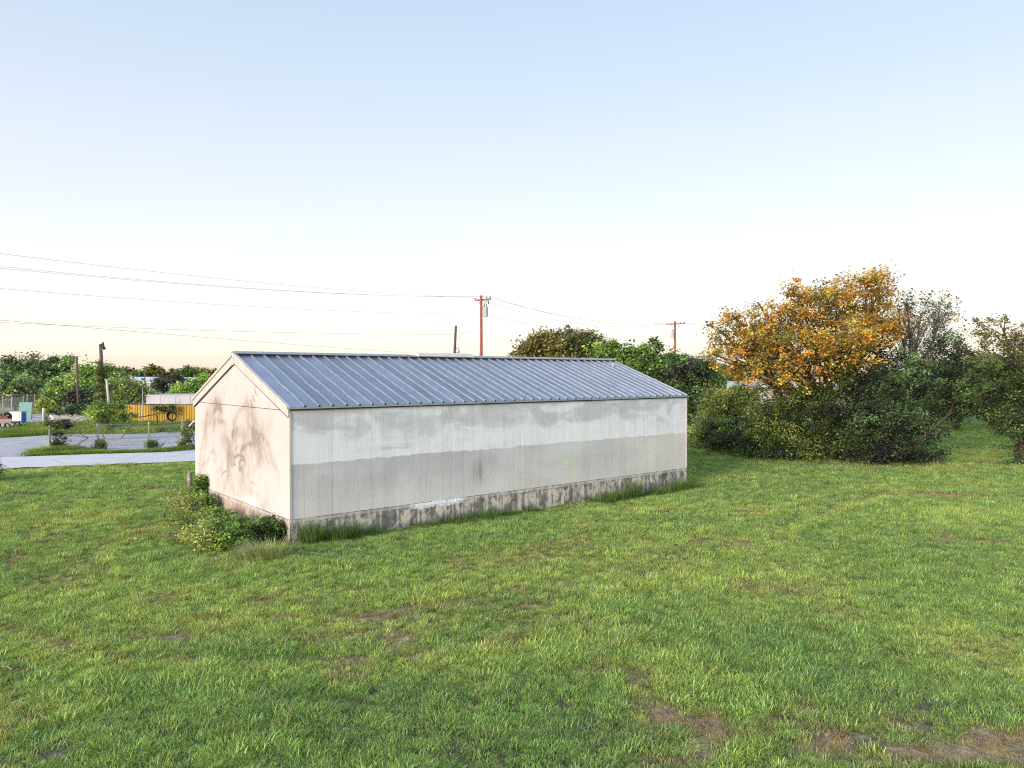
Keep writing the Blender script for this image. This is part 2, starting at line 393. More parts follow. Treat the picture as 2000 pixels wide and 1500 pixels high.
def mat_found():
    m, nt, b = new_mat('stained_concrete')
    tcn = N(nt, 'ShaderNodeTexCoord'); co = tcn.outputs['Object']
    sp = N(nt, 'ShaderNodeSeparateXYZ'); L(nt, co, sp.inputs[0]); x, y, z = sp.outputs['X'], sp.outputs['Y'], sp.outputs['Z']
    s1 = noise(nt, co, 1.0, 6, 0.7, (2.9, 2.9, 2.2), 0.25); s2 = noise(nt, co, 1.0, 4, 0.65, (7, 7, 0.6))
    f = mathn(nt, 'ADD', mathn(nt, 'MULTIPLY', s1, 0.6), mathn(nt, 'MULTIPLY', s2, 0.4))
    f = mathn(nt, 'ADD', f, mathn(nt, 'MULTIPLY_ADD', noise(nt, co, 1.0, 2, 0.5, (0.55, 0.55, 0.3)), 0.22, -0.095))
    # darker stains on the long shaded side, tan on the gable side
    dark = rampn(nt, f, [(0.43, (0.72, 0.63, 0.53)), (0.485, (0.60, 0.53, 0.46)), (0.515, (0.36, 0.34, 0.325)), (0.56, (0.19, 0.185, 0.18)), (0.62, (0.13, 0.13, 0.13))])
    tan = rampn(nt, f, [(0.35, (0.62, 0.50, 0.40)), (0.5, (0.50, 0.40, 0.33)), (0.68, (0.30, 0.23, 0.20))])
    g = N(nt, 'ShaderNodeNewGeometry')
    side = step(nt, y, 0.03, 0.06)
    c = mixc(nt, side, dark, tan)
    topb = mathn(nt, 'MULTIPLY', step(nt, z, 0.36, 0.42), 0.6)
    c = mixc(nt, topb, c, (0.50, 0.49, 0.47))
    # spilt white paint below the middle panels
    wx = mathn(nt, 'ABSOLUTE', mathn(nt, 'SUBTRACT', x, 4.75))
    wn = noise(nt, co, 1.0, 4, 0.7, (5, 5, 9))
    wm = mathn(nt, 'MULTIPLY', step(nt, wx, 1.15, 0.8), step(nt, mathn(nt, 'ADD', z, mathn(nt, 'MULTIPLY', wn, 0.35)), 0.47, 0.53))
    c = mixc(nt, wm, c, (0.85, 0.88, 0.92))
    L(nt, c, b.inputs['Base Color']); b.inputs['Roughness'].default_value = 0.9
    bump(nt, b, noise(nt, co, 9, 6, 0.7), 0.7, 0.03); return m
M['found'] = mat_found()
def mat_corr(name, c1, c2, metal=0.0, rough=0.6):
    m, nt, b = new_mat(name)
    g = N(nt, 'ShaderNodeNewGeometry'); p = g.outputs['Position']
    f = noise(nt, p, 0.9, 5, 0.65); f2 = noise(nt, p, 1.0, 4, 0.7, (5, 5, 0.8))
    c = rampn(nt, f, [(0.3, c2), (0.65, c1)])
    c = mixc(nt, mathn(nt, 'MULTIPLY', step(nt, f2, 0.54, 0.68), 0.45), c, tuple(v * 0.4 for v in c1))
    L(nt, c, b.inputs['Base Color']); b.inputs['Roughness'].default_value = rough; b.inputs['Metallic'].default_value = metal; return m
M['yellow'] = mat_corr('yellow_metal_sheet', (0.58, 0.36, 0.03), (0.46, 0.27, 0.025))
M['greysheet'] = mat_corr('grey_metal_sheet', (0.50, 0.50, 0.52), (0.40, 0.40, 0.42))
M['whiteroof'] = mat_corr('white_metal_roof', (0.78, 0.82, 0.86), (0.6, 0.66, 0.72), 0.2, 0.45)
M['creamwall'] = mat_corr('cream_wall', (0.72, 0.64, 0.54), (0.62, 0.54, 0.45))
M['greenroof'] = mat_corr('green_roof_sheet', (0.07, 0.34, 0.22), (0.05, 0.24, 0.16))
M['redtrim'] = simple('red_trim', (0.5, 0.08, 0.05), (0.35, 0.06, 0.04), 4, 0.6)

# ------------------------------------------------------------------ lawn colouring, shared by ground and blades
def blob(x, y, c, rx, ry, rot=0.0):
    dx = x - c[0]; dy = y - c[1]; ca, sa = math.cos(rot), math.sin(rot)
    return np.exp(-(((dx * ca + dy * sa) / rx) ** 2 + ((-dx * sa + dy * ca) / ry) ** 2))
# (px, py, rx m, ry m, strength) in ground pixels of the photograph
STRAW = [(1960, 1465, 1.3, 0.35, 1.3), (1700, 1455, 0.7, 0.35, 1.1), (1380, 1410, 1.0, 0.3, 1.0), (1560, 1390, .6, .25, .7), (1480, 1440, .8, .3, .7), (1300, 1470, 0.6, 0.3, .8), (1930, 968, 3.0, 0.5, 1.1), (1850, 1055, 1.2, 0.4, .8),
         (1960, 1060, 1.0, 0.3, .7), (740, 1207, 1.6, 0.2, .8), (310, 1047, 0.8, 0.5, 1.0), (1640, 1400, .6, .25, .7), (1870, 1430, .7, .3, .8),
         (300, 955, 0.8, 0.4, .8), (880, 1180, 1.6, 0.2, .6), (1700, 910, 5, .7, .8), (1480, 930, 3, .5, .5), (10, 1310, .25, .12, .9), (900, 1100, 1.4, 0.3, .4)]
SOIL = [(1800, 1365, .6, .25, 1.0), (1850, 1420, .6, .2, .9), (1680, 1345, .4, .15, .8), (1440, 1330, .35, .15, .8), (1730, 1265, .35, .15, .8), (1660, 1185, .5, .15, .8),
        (1900, 1130, .8, .2, .6), (600, 1080, 1.5, .5, 1.3), (470, 1055, 1.0, .5, .9), (25, 965, 1.2, .3, 1.0), (130, 958, .6, .25, .8), (80, 970, .5, .2, .8), (900, 1230, .4, .15, .6), (1640, 1060, .8, .2, .5),
        (390, 1030, .7, .5, .8), (1390, 1470, .3, .2, .8), (30, 1480, .5, .3, .9), (750, 1350, .3, .15, .6), (250, 1440, .3, .2, .6), (1830, 905, 4, .6, 1.1), (1600, 905, 3, .4, .8), (1980, 905, 3, .8, .9)]
BRIGHT = [(240, 1175, 2.0, 1.0, .9), (550, 1215, 2.4, .5, 1.0), (980, 1130, 3.5, 1.4, .8), (1450, 1120, 3.0, 2.0, .4), (1900, 1250, 1.5, 1.6, .8), (1350, 990, 3.5, 1.2, .6), (700, 1230, 1.5, .35, .9),
          (100, 1260, 1.2, .6, .6), (1880, 1010, 3.2, 1.2, .7), (1320, 1300, .9, .5, .5), (80, 920, 4, .8, .8), (250, 915, 4, .6, .7), (1280, 1130, 2, .8, .5), (1500, 1480, 1.0, .3, .5), (380, 1460, .8, .4, .5), (1100, 1230, 1.6, .5, .5)]
DARK = [(700, 1330, 2.4, .9, .7), (1250, 960, 5, 1.0, .7), (850, 1020, 4.5, .8, .8), (330, 1130, 2.0, .8, .7), (380, 1000, 2.0, 1.2, .6), (150, 945, 3, .8, .5), (120, 1450, 1.2, .7, .5), (1900, 890, 4, 1.6, .8), (1150, 1400, 1.6, .7, .35), (500, 1400, 1.0, .7, .5)]
def _pack(lst):
    out = []
    for px, py, rx, ry, s in lst:
        g = G(px, py); out.append((g, rx, ry, s))
    return out
STRAW, SOIL, BRIGHT, DARK = map(_pack, (STRAW, SOIL, BRIGHT, DARK))
TRACK = [G(*p)[:2] for p in [(420, 985), (260, 1010), (110, 1060), (55, 1120), (110, 1180), (280, 1218), (500, 1228), (760, 1215), (960, 1180), (1150, 1140), (1400, 1060), (1560, 1000), (1700, 960)]]
TRACK2 = [G(*p)[:2] for p in [(340, 1005), (210, 1040), (135, 1085), (120, 1130), (220, 1172), (420, 1190), (640, 1188)]]
TRACK3 = [G(*p)[:2] for p in [(120, 985), (30, 1040), (-20, 1110), (30, 1200), (220, 1262), (520, 1275), (820, 1262), (1100, 1215)]]
def seg_dist(x, y, pts):
    best = np.full(np.shape(x), 1e9)
    for a, b in zip(pts[:-1], pts[1:]):
        d = b - a; t = np.clip(((x - a[0]) * d[0] + (y - a[1]) * d[1]) / (d @ d), 0, 1)
        best = np.minimum(best, np.hypot(x - a[0] - t * d[0], y - a[1] - t * d[1]))
    return best
def fields(x, y):
    n1 = fbm(x * 0.45, y * 0.45, 4); n2 = fbm(x * 1.6 + 40, y * 1.6, 4); n3 = fbm(x * 0.18 + 9, y * 0.18 + 3, 3); n4 = fbm(x * 4.5, y * 4.5 + 70, 3)
    wob = 1.7 * sm(fbm(x * 2.6 + 11, y * 2.6 + 5, 4), .42, .60) + .15
    straw = sum(s * blob(x, y, c, rx, ry) for c, rx, ry, s in STRAW) * wob
    soil = sum(s * blob(x, y, c, rx, ry) for c, rx, ry, s in SOIL) * wob
    br = sum(s * blob(x, y, c, rx, ry) for c, rx, ry, s in BRIGHT)
    dk = sum(s * blob(x, y, c, rx, ry) for c, rx, ry, s in DARK)
    tr = np.minimum(np.minimum(seg_dist(x, y, TRACK), seg_dist(x, y, TRACK2)), seg_dist(x, y, TRACK3) + .1)
    w = np.exp(-((tr - 0.50) / 0.16) ** 2) * 0.7 + np.exp(-((tr + 0.0) / 0.12) ** 2) * 0.45
    tw = np.exp(-((tr - 0.9) / 0.3) ** 2) * 0.9
    straw = straw + w * 1.0 * sm(n2, .35, .6) + sm(n1 * 0.5 + n2 * 0.5, 0.60, 0.72) * 0.6
    soil = soil + sm(n4, 0.60, 0.72) * 0.75 + w * 0.35 * sm(n4, .5, .7)
    br = br + sm(n1, 0.5, 0.72) * 0.6 + tw
    dk = dk * .7 + sm(1 - n3, 0.5, 0.75) * 0.2 + sm(n1, 0.45, 0.3) * 0.35 + sm(n2, .45, .3) * .5
    return straw, soil, br, dk, n2, n4
def grass_tint(x, y):
    straw, soil, br, dk, n2, n4 = fields(x, y)
    base = np.array([0.36, 0.55, 0.16]); cb = np.array([0.48, 0.68, 0.19]); cd = np.array([0.30, 0.49, 0.165])
    cs = np.array([0.46, 0.37, 0.20])
    c = base[None] * np.ones((len(x), 1))
    b = np.clip(br, 0, 1)[:, None]; c = c * (1 - b) + cb * b
    d = np.clip(dk - br * 0.5, 0, 1)[:, None]; c = c * (1 - d) + cd * d
    c = c * (1 - .0 * n2[:, None]); s = np.clip(straw * 0.75, 0, 0.9)[:, None]; c = c * (1 - s) + cs * s
    return c, straw, soil

# ------------------------------------------------------------------ ground sheet
def ground_sheet():
    xs = np.unique(np.concatenate([np.arange(-700, -60, 40), np.arange(-60, -26, 2.0), np.arange(-26, 30, 0.22), np.arange(30, 60, 2.0), np.arange(60, 701, 40)]))
    ys = np.unique(np.concatenate([np.arange(-60, 2, 8), np.arange(2, 42, 0.22), np.arange(42, 80, 1.5), np.arange(80, 200, 10), np.arange(200, 1500, 60)]))
    X, Y = np.meshgrid(xs, ys, indexing='ij'); x = X.ravel(); y = Y.ravel()
    z = gz(x, y) + (fbm(x * 0.8, y * 0.8) - 0.5) * 0.07 * sm(y, 36, 28) - 0.01
    c, straw, soil = grass_tint(x, y)
    c = c * 0.24
    so = np.clip(0.12 + soil * 1.0, 0, 1)[:, None]; soilc = np.array([0.15, 0.125, 0.11])
    st = np.clip(straw * 1.0, 0, 1)[:, None] * 0.8
    c = c * (1 - so) + soilc * so; c = c * (1 - st) + np.array([0.38, 0.31, 0.21]) * st
    far = sm(y, 42, 60)[:, None]
    fc = np.array([0.13, 0.20, 0.05]) * (0.6 + 0.8 * fbm(x * 0.05, y * 0.05)[:, None])
    c = c * (1 - far) + fc * far
    nx, ny = len(xs), len(ys); i = np.arange(nx - 1)[:, None] * ny + np.arange(ny - 1)[None]
    f = np.stack([i, i + ny, i + ny + 1, i + 1], -1).reshape(-1, 4)
    o = mesh_obj('ground', np.stack([x, y, z], 1), f, M['ground'], smooth=True, col=c)
    tag(o, kind='structure')
ground_sheet()

def smooth_path(pts, n=12):
    pts = [np.array(p, float) for p in pts]; out = []
    for i in range(len(pts) - 1):
        p0 = pts[max(i - 1, 0)]; p1 = pts[i]; p2 = pts[i + 1]; p3 = pts[min(i + 2, len(pts) - 1)]
        for k in range(n):
            t = k / n
            out.append(0.5 * ((2 * p1) + (-p0 + p2) * t + (2 * p0 - 5 * p1 + 4 * p2 - p3) * t * t + (-p0 + 3 * p1 - 3 * p2 + p3) * t ** 3))
    out.append(pts[-1]); return np.array(out)
ROADC = smooth_path([(-75, 17.5), (-60, 22.6), (-42, 29.3), (-25.2, 36.1), (-17.3, 39.8), (-8, 46), (3, 56.5), (13, 69), (19, 76.5), (27, 82), (45, 87), (90, 93), (160, 97)])
def strip(name, path, half, zoff, m, wob=0.0, seed=0, cols=7):
    d = np.gradient(path, axis=0); d /= np.linalg.norm(d, axis=1)[:, None]; nrm = np.stack([-d[:, 1], d[:, 0]], 1)
    vs = []; s = np.cumsum(np.r_[0, np.linalg.norm(np.diff(path, axis=0), axis=1)])
    for j in range(cols):
        k = -1 + 2 * j / (cols - 1)
        w = half + wob * (fbm(s * 1.3 + seed, s * 0 + 5 * np.sign(k) + seed, 3) - 0.5) * 2
        q = path + nrm * (k * w)[:, None]
        vs.append(np.stack([q[:, 0], q[:, 1], gz(q[:, 0], q[:, 1]) + zoff], 1))
    vs = np.stack(vs, 1).reshape(-1, 3); n = len(path)
    i = np.arange(n - 1)[:, None] * cols + np.arange(cols - 1)[None]
    f = np.stack([i, i + 1, i + cols + 1, i + cols], -1).reshape(-1, 4)
    return mesh_obj(name, vs, f, m)
fine = np.array([ROADC[0] + 0, *ROADC[1:]])
t_ = np.linspace(0, len(ROADC) - 1, 900); fine = np.stack([np.interp(t_, np.arange(len(ROADC)), ROADC[:, k]) for k in (0, 1)], 1)
tag(strip('road', fine, 2.75, 0.03, M['road'], 0.22, 3), kind='structure')
# gravel yard beyond the road
def yard():
    xs = np.arange(-95, -11.9, 0.75); rows = 60; vs = []
    for xx in xs:
        yr = np.interp(xx, ROADC[:, 0], ROADC[:, 1]) + 2.9
        y1 = 92 - 0.15 * (xx + 20) + 3 * (fbm(np.array([xx * 0.2]), np.array([3.0]))[0] - .5)
        for k in range(rows + 1):
            yy = yr + (y1 - yr) * k / rows; vs.append((xx, yy, float(gz(xx, yy)) + 0.012))
    n = rows + 1; i = np.arange(len(xs) - 1)[:, None] * n + np.arange(rows)[None]
    f = np.stack([i, i + n, i + n + 1, i + 1], -1).reshape(-1, 4)
    tag(mesh_obj('gravel_yard', np.array(vs), f, M['gravel']), kind='structure')
yard()

# ------------------------------------------------------------------ shed
ang = math.atan2(U[1], U[0])
shed = empty('shed', (C0[0], C0[1], 0), 'long white metal-roofed shed with weathered panel walls on a concrete footing', 'shed', rz=ang)
NP = 42; PW = LEN / NP
th = math.atan2(Z_RIDGE - Z_EAVE, WID / 2); SL = math.hypot(WID / 2, Z_RIDGE - Z_EAVE)
random.seed(3)
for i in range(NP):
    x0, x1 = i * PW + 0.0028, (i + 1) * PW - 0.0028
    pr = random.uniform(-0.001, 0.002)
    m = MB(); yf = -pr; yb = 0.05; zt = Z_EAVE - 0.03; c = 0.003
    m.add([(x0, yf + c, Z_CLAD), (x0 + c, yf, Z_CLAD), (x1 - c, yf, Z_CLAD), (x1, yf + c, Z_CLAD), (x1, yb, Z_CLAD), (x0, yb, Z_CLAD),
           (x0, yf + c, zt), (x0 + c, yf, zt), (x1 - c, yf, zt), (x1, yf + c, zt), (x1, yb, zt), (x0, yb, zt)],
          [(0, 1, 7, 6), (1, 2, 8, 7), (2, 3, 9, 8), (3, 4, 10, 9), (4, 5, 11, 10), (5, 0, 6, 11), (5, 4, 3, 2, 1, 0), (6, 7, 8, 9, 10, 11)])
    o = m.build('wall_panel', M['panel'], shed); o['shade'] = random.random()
MB().box((LEN / 2, 0.075, (Z_CLAD + Z_EAVE) / 2 - .02), (LEN - 0.01, 0.04, Z_EAVE - Z_CLAD - .05)).build('wall_backing', M['weathered_wood'], shed)
# far long wall and far gable
MB().box((LEN / 2, WID - 0.04, (Z_CLAD + Z_EAVE) / 2), (LEN, 0.06, Z_EAVE - Z_CLAD)).build('rear_wall', M['cream'], shed)
m = MB(); 
m.add([(LEN - .05, 0.1, Z_CLAD), (LEN - .05, WID - .08, Z_CLAD), (LEN - .05, WID - .08, Z_EAVE), (LEN - .05, WID / 2, Z_RIDGE - .08), (LEN - .05, 0.1, Z_EAVE - 0.02),
       (LEN, 0.1, Z_CLAD), (LEN, WID - .08, Z_CLAD), (LEN, WID - .08, Z_EAVE), (LEN, WID / 2, Z_RIDGE - .08), (LEN, 0.1, Z_EAVE - 0.02)],
      [(0, 1, 2, 3, 4), (9, 8, 7, 6, 5), (0, 5, 6, 1), (1, 6, 7, 2), (2, 7, 8, 3), (3, 8, 9, 4), (4, 9, 5, 0)])
m.build('end_wall', M['cream'], shed)

# gable boards: stains painted on a fine grid (y across from the near corner, z up)
ZJ = 3.42
GS = [  # (points, half width, strength) read off the smears, in hundredths of the gable picture
 ([(110,430),(130,280),(165,170),(210,115),(250,125)],20,.42),([(150,330),(175,240),(215,190),(255,195)],8,.5),([(165,290),(195,215),(240,180),(262,205)],7,.45),([(185,320),(215,300),(255,305),(300,340)],8,.55),
 ([(200,130),(240,170),(255,220)],18,.4),([(180,400),(200,350),(250,335)],8,.35),([(50,870),(58,700),(72,540),(100,420),(118,220)],9,.5),([(85,760),(95,600),(120,470)],9,.3),
 ([(372,440),(392,330),(420,250),(465,185),(520,152),(560,190),(588,250),(580,300)],12,.5),([(515,190),(520,260),(518,330),(545,420),(600,470),(650,520)],20,.42),([(535,250),(570,290),(600,330)],18,.3),
 ([(545,380),(640,440),(700,540),(740,680),(780,760)],9,.4),([(560,420),(630,500),(680,610),(715,730)],9,.42),([(575,470),(625,560),(660,680)],10,.4),([(590,400),(680,480),(740,620),(790,740),(820,860)],7,.32),([(590,560),(620,640),(625,720)],22,.4),
 ([(745,230),(748,320),(705,400),(650,365)],18,.22),([(620,300),(680,350),(730,360)],14,.15),([(370,440),(430,425),(490,470)],13,.5),([(400,390),(450,370),(500,420)],10,.3),([(275,550),(310,480),(335,560),(330,690)],20,.42),([(340,620),(355,540),(400,480)],16,.38),
 ([(452,650),(468,585),(505,538),(562,545)],8,.7),([(460,620),(480,590),(495,640)],18,.45),([(390,668),(425,645),(465,652),(488,680),(493,712)],6,1.0),([(370,640),(380,690),(350,740)],12,.5),([(432,765),(440,712),(462,690),(485,700)],6,.9),([(440,785),(470,768),(500,740)],7,.6),([(380,735),(400,738)],5,.7),
 ([(265,850),(280,815),(310,802)],5,.9),([(130,712),(145,640),(182,588)],6,.6),([(175,625),(205,630),(212,670),(190,710)],7,.4),([(60,860),(72,770),(105,700)],8,.4),([(200,830),(230,790),(260,800)],8,.35),([(95,850),(100,760),(130,700)],8,.3),
 ([(268,740),(262,860)],8,.35),([(330,800),(310,890),(290,960)],10,.4),([(385,1000),(370,900),(335,820)],9,.4),([(350,940),(330,1010)],8,.35),([(420,860),(440,930),(430,1000)],14,.35),([(230,900),(215,960)],9,.3),([(120,900),(125,820)],8,.25),
 ([(548,905),(600,935),(622,985),(605,1050)],5,.4),([(520,850),(530,950),(560,1020)],12,.25),([(700,980),(690,1060),(665,1150)],16,.5),([(720,900),(722,1000),(705,1100)],10,.35),([(830,900),(840,1010)],8,.2),([(405,585),(422,550)],5,.7),([(560,550),(572,515)],5,.6),
 ([(548,108),(560,150),(574,180)],6,1.2),([(568,65),(576,95),(586,115)],6,1.1),([(590,10),(598,35),(606,60)],5,.9),([(595,-60),(600,-20)],5,.8),([(575,-120),(583,-90)],5,.7),([(546,235),(566,268)],5,.8),([(570,370),(582,392)],6,.6),([(300,-10),(290,70)],6,.5),([(330,-150),(318,-90)],7,.4),([(200,100),(215,125)],6,.7),([(505,-190),(495,-140)],22,.12),([(700,-60),(705,-30)],5,.3),([(60,340),(80,370)],12,.25)]
def to_gable(X, Y):
    r = ray(380 + X / 5, 760 + Y / 5); n = -U; k = (C0 @ n) / (r[:2] @ n); q = r * k
    return (q[:2] - C0) @ V, H + q[2]
GSW = []
for pts_, w_, k_ in GS:
    q_ = np.array([to_gable(*p) for p in pts_]); q_ = smooth_path(q_, 5) if len(q_) > 2 else q_
    GSW.append((q_, w_ / 5 * (.030 if w_ < 7 else .05), k_ * (1.5 if w_ < 7 else .72)))
def stain(y, z):
    n = fbm(y * 2.2, z * 1.6 + 3, 4); nf = fbm(y * 11, z * 7 + 7, 3); nv = fbm(y * 26, z * 3.2, 3)
    wy = y + (fbm(y * 2 + 30, z * 2, 3) - .5) * .22; wz = z + (fbm(y * 2, z * 2 + 60, 3) - .5) * .16
    s = np.zeros_like(y)
    for q_, w_, k_ in GSW:
        bb = (y > q_[:, 0].min() - .6) & (y < q_[:, 0].max() + .6) & (z > q_[:, 1].min() - .6) & (z < q_[:, 1].max() + .6)
        if not bb.any(): continue
        sharp = w_ < .045
        yy = (y if sharp else wy)[bb]; zz = (z if sharp else wz)[bb]
        d = seg_dist(yy, zz, list(q_)); e = np.exp(-(d / w_) ** 2)
        if not sharp: e = e + .55 * np.exp(-(d / (w_ * 2.2)) ** 2)
        s[bb] += e * k_ * (.35 + 1.2 * nf[bb])
    cy, cz = to_gable(420, 720); s += np.exp(-(((y - cy) / 1.9) ** 2 + ((z - cz) / .95) ** 2)) * .42 * (.3 + 1.4 * sm(n, .35, .7))
    cy, cz = to_gable(180, 300); s += np.exp(-(((y - cy) / 1.0) ** 2 + ((z - cz) / .7) ** 2)) * .14 * (.4 + n)
    cy, cz = to_gable(700, 930); clean = np.exp(-(((y - cy) / .75) ** 4 + ((z - cz) / .5) ** 4))
    return np.clip(s * (.55 + .9 * nv) * .78 * (1 - .75 * clean), 0, 1)
def gable_grid(name, z0, top, nz, ny=420):
    ys = np.linspace(0.0, WID, ny); Y = np.repeat(ys[:, None], nz, 1)
    zt = top(ys)[:, None]; T = np.linspace(0, 1, nz)[None]; Z = z0 + (zt - z0) * T
    y = Y.ravel(); z = Z.ravel(); s = stain(y, z)
    c = np.array([0.60, 0.555, 0.55])[None] * np.ones((len(y), 1))
    whit = (0.45 + .55 * fbm(y * .7, z * .9, 3)) * sm(z, 2.6, .8); c = c * (1 - whit[:, None] * .6) + np.array([.66, .63, .63]) * whit[:, None] * .6
    c = c * (1 - s[:, None] * .88) + np.array([.27, .225, .18]) * s[:, None] * .88
    # pale patched plaster at the foot near the corner
    wp = np.exp(-(((y - 2.9) / .5) ** 2 + ((z - .58) / .16) ** 2)); c = c * (1 - wp[:, None] * .7) + .78 * wp[:, None] * .7
    x = np.zeros_like(y) + 0.0 + (fbm(y * .5, z * .5, 2) - .5) * .012
    n = nz; i = np.arange(ny - 1)[:, None] * n + np.arange(nz - 1)[None]
    f = np.stack([i, i + 1, i + n + 1, i + n], -1).reshape(-1, 4)
    return mesh_obj(name, np.stack([x, y, z], 1), f, M['gable'], shed, smooth=True, col=c)
gl = gable_grid('gable_board', Z_CLAD, lambda y: np.full_like(y, ZJ - .008), 170)
gl['label'] = 'lower cream gable board smeared with brown swirling stains'
zr = lambda y: Z_EAVE + (Z_RIDGE - Z_EAVE) * (1 - np.abs(y - WID / 2) / (WID / 2)) - .05
gu = gable_grid('gable_board', ZJ + .008, lambda y: np.maximum(zr(y), ZJ + .012), 80)
gu['label'] = 'triangular upper gable board with short dark drips'
MB().box((0.055, WID / 2, (Z_CLAD + Z_EAVE) / 2 - .02), (0.05, WID - .14, Z_EAVE - Z_CLAD - .06)).build('wall_backing', M['dark'], shed)
m = MB(); m.add([(0.03, 0.25, Z_EAVE - .05), (0.03, WID - .25, Z_EAVE - .05), (0.03, WID / 2, Z_RIDGE - .12), (0.08, 0.25, Z_EAVE - .05), (0.08, WID - .25, Z_EAVE - .05), (0.08, WID / 2, Z_RIDGE - .12)],
                [(0, 1, 2), (5, 4, 3), (0, 3, 4, 1), (1, 4, 5, 2), (2, 5, 3, 0)]); m.build('wall_backing', M['dark'], shed)
# corner trims
MB().box((0.012, -0.006, (Z_CLAD + Z_EAVE) / 2 - .06), (0.05, 0.03, Z_EAVE - Z_CLAD - .16)).build('corner_trim', M['cream'], shed)
MB().box((LEN - 0.01, -0.006, (Z_CLAD + Z_EAVE) / 2 - .03), (0.05, 0.03, Z_EAVE - Z_CLAD - .08)).build('corner_trim', M['cream'], shed)
# rake boards on the gable
def rake(side):
    y0, y1 = (0.0 - .02, WID / 2) if side < 0 else (WID + .02, WID / 2)
    w = 0.26; m = MB(); vs = []
    for xx in (-0.055, -0.012):
        for yy, zz in ((y0, Z_EAVE + 0.0), (y1, Z_RIDGE + 0.0), (y1, Z_RIDGE - w * 1.05), (y0, Z_EAVE - w * .95)):
            vs.append((xx, yy, zz))
    fs = [(0, 1, 2, 3), (7, 6, 5, 4), (0, 4, 5, 1), (1, 5, 6, 2), (2, 6, 7, 3), (3, 7, 4, 0)]
    m.add(vs, fs); m.build('rake_board', M['cream'], shed)
    m = MB(); t = 0.075                                     # thin metal edge above the board
    vs = []
    for xx in (-0.10, -0.002):
        for yy, zz in ((y0 + side * .03, Z_EAVE + 0.052 - .01), (y1, Z_RIDGE + 0.062), (y1, Z_RIDGE + .062 - t), (y0 + side * .03, Z_EAVE + .042 - t)):
            vs.append((xx, yy, zz))
    m.add(vs, fs); m.build('rake_trim', M['cream'], shed)
rake(-1); rake(1)
for sd_ in (-1, 1):  # dark strips set proud, standing in for the shadow line under the rake boards
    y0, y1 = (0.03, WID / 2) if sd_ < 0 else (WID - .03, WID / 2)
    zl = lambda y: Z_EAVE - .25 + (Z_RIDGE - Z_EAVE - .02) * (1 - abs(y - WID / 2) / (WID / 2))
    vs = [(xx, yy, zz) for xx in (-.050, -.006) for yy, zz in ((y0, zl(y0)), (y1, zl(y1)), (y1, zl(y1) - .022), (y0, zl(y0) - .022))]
    MB().add(vs, [(0, 1, 2, 3), (7, 6, 5, 4), (0, 4, 5, 1), (1, 5, 6, 2), (2, 6, 7, 3), (3, 7, 4, 0)]).build('rake_shade_strip', M['dark'], shed)
MB().box((-0.07, WID / 2, Z_RIDGE - .15), (0.03, 0.12, 0.36)).build('ridge_block', M['cream'], shed)
# the dark strips above draw the shade where rake boards meet the gable board
# roof: local frame of the slope, origin at the eave: a along x, s up the slope, n normal
def slope_pt(x, s, n, back=False):
    y = s * math.cos(th) - n * math.sin(th); z = Z_EAVE + s * math.sin(th) + n * math.cos(th)
    if back: y = WID - y
    return (x, y, z)
for i in range(NP):
    x0, x1 = i * PW + (0.0 if i else -.04), (i + 1) * PW
    m = MB(); vs = []; ns = 8; ws = [random.uniform(-.004, .005) for _ in range(ns + 1)]
    for k in range(ns + 1):
        s = -0.06 + (SL + .03) * k / ns
        for q, xx in enumerate((x0 + .001, x0 * .67 + x1 * .33, x0 * .33 + x1 * .67, x1 - .001)):
            vs.append(slope_pt(xx, s, 0.03 + (ws[k] if q in (1, 2) else 0)))
    fs = [(k * 4 + q, k * 4 + q + 1, (k + 1) * 4 + q + 1, (k + 1) * 4 + q) for k in range(ns) for q in range(3)]
    m.add(vs, fs); o = m.build('roof_panel', M['roof'], shed); o['shade'] = random.random()
for i in range(1, NP + 1):
    x = min(i * PW, LEN - .03); m = MB(); ns = 12; vs = []
    bend = 1.0 if i in (1, 3, 5, 8) else 0.25
    ph = random.uniform(0, 6)
    for k in range(ns + 1):
        s = -0.055 + (SL - .01) * k / ns; dx = bend * (0.022 * math.sin(k * 1.3 + ph) + random.uniform(-.008, .008)); hh = 0.052 + bend * random.uniform(-.012, .006)
        w0, w1 = .024, .012
        for q, (a, n) in enumerate(((-w0, .031), (-w1, .031 + hh), (w1, .031 + hh), (w0, .031))):
            vs.append(slope_pt(x + a + dx, s, n))
    fs = [(k * 4 + q, (k + 1) * 4 + q, (k + 1) * 4 + q + 1, k * 4 + q + 1) for k in range(ns) for q in range(3)] + [(0, 1, 2, 3)]
    m.add(vs, fs); m.build('roof_seam', M['seam'], shed)
    MB().box(slope_pt(x, -0.062, .055), (.05, .012, .05), rx=th).build('seam_cap', M['dark'], shed)
# back slope
m = MB(); m.add([slope_pt(-.04, -.06, .03, True), slope_pt(LEN + .02, -.06, .03, True), slope_pt(LEN + .02, SL - .02, .03, True), slope_pt(-.04, SL - .02, .03, True),
                 slope_pt(-.04, -.06, .0, True), slope_pt(LEN + .02, -.06, .0, True), slope_pt(LEN + .02, SL - .02, .0, True), slope_pt(-.04, SL - .02, .0, True)],
                [(0, 1, 2, 3), (4, 7, 6, 5), (0, 4, 5, 1), (1, 5, 6, 2), (2, 6, 7, 3), (3, 7, 4, 0)]); m.build('rear_roof_sheet', M['roof'], shed)
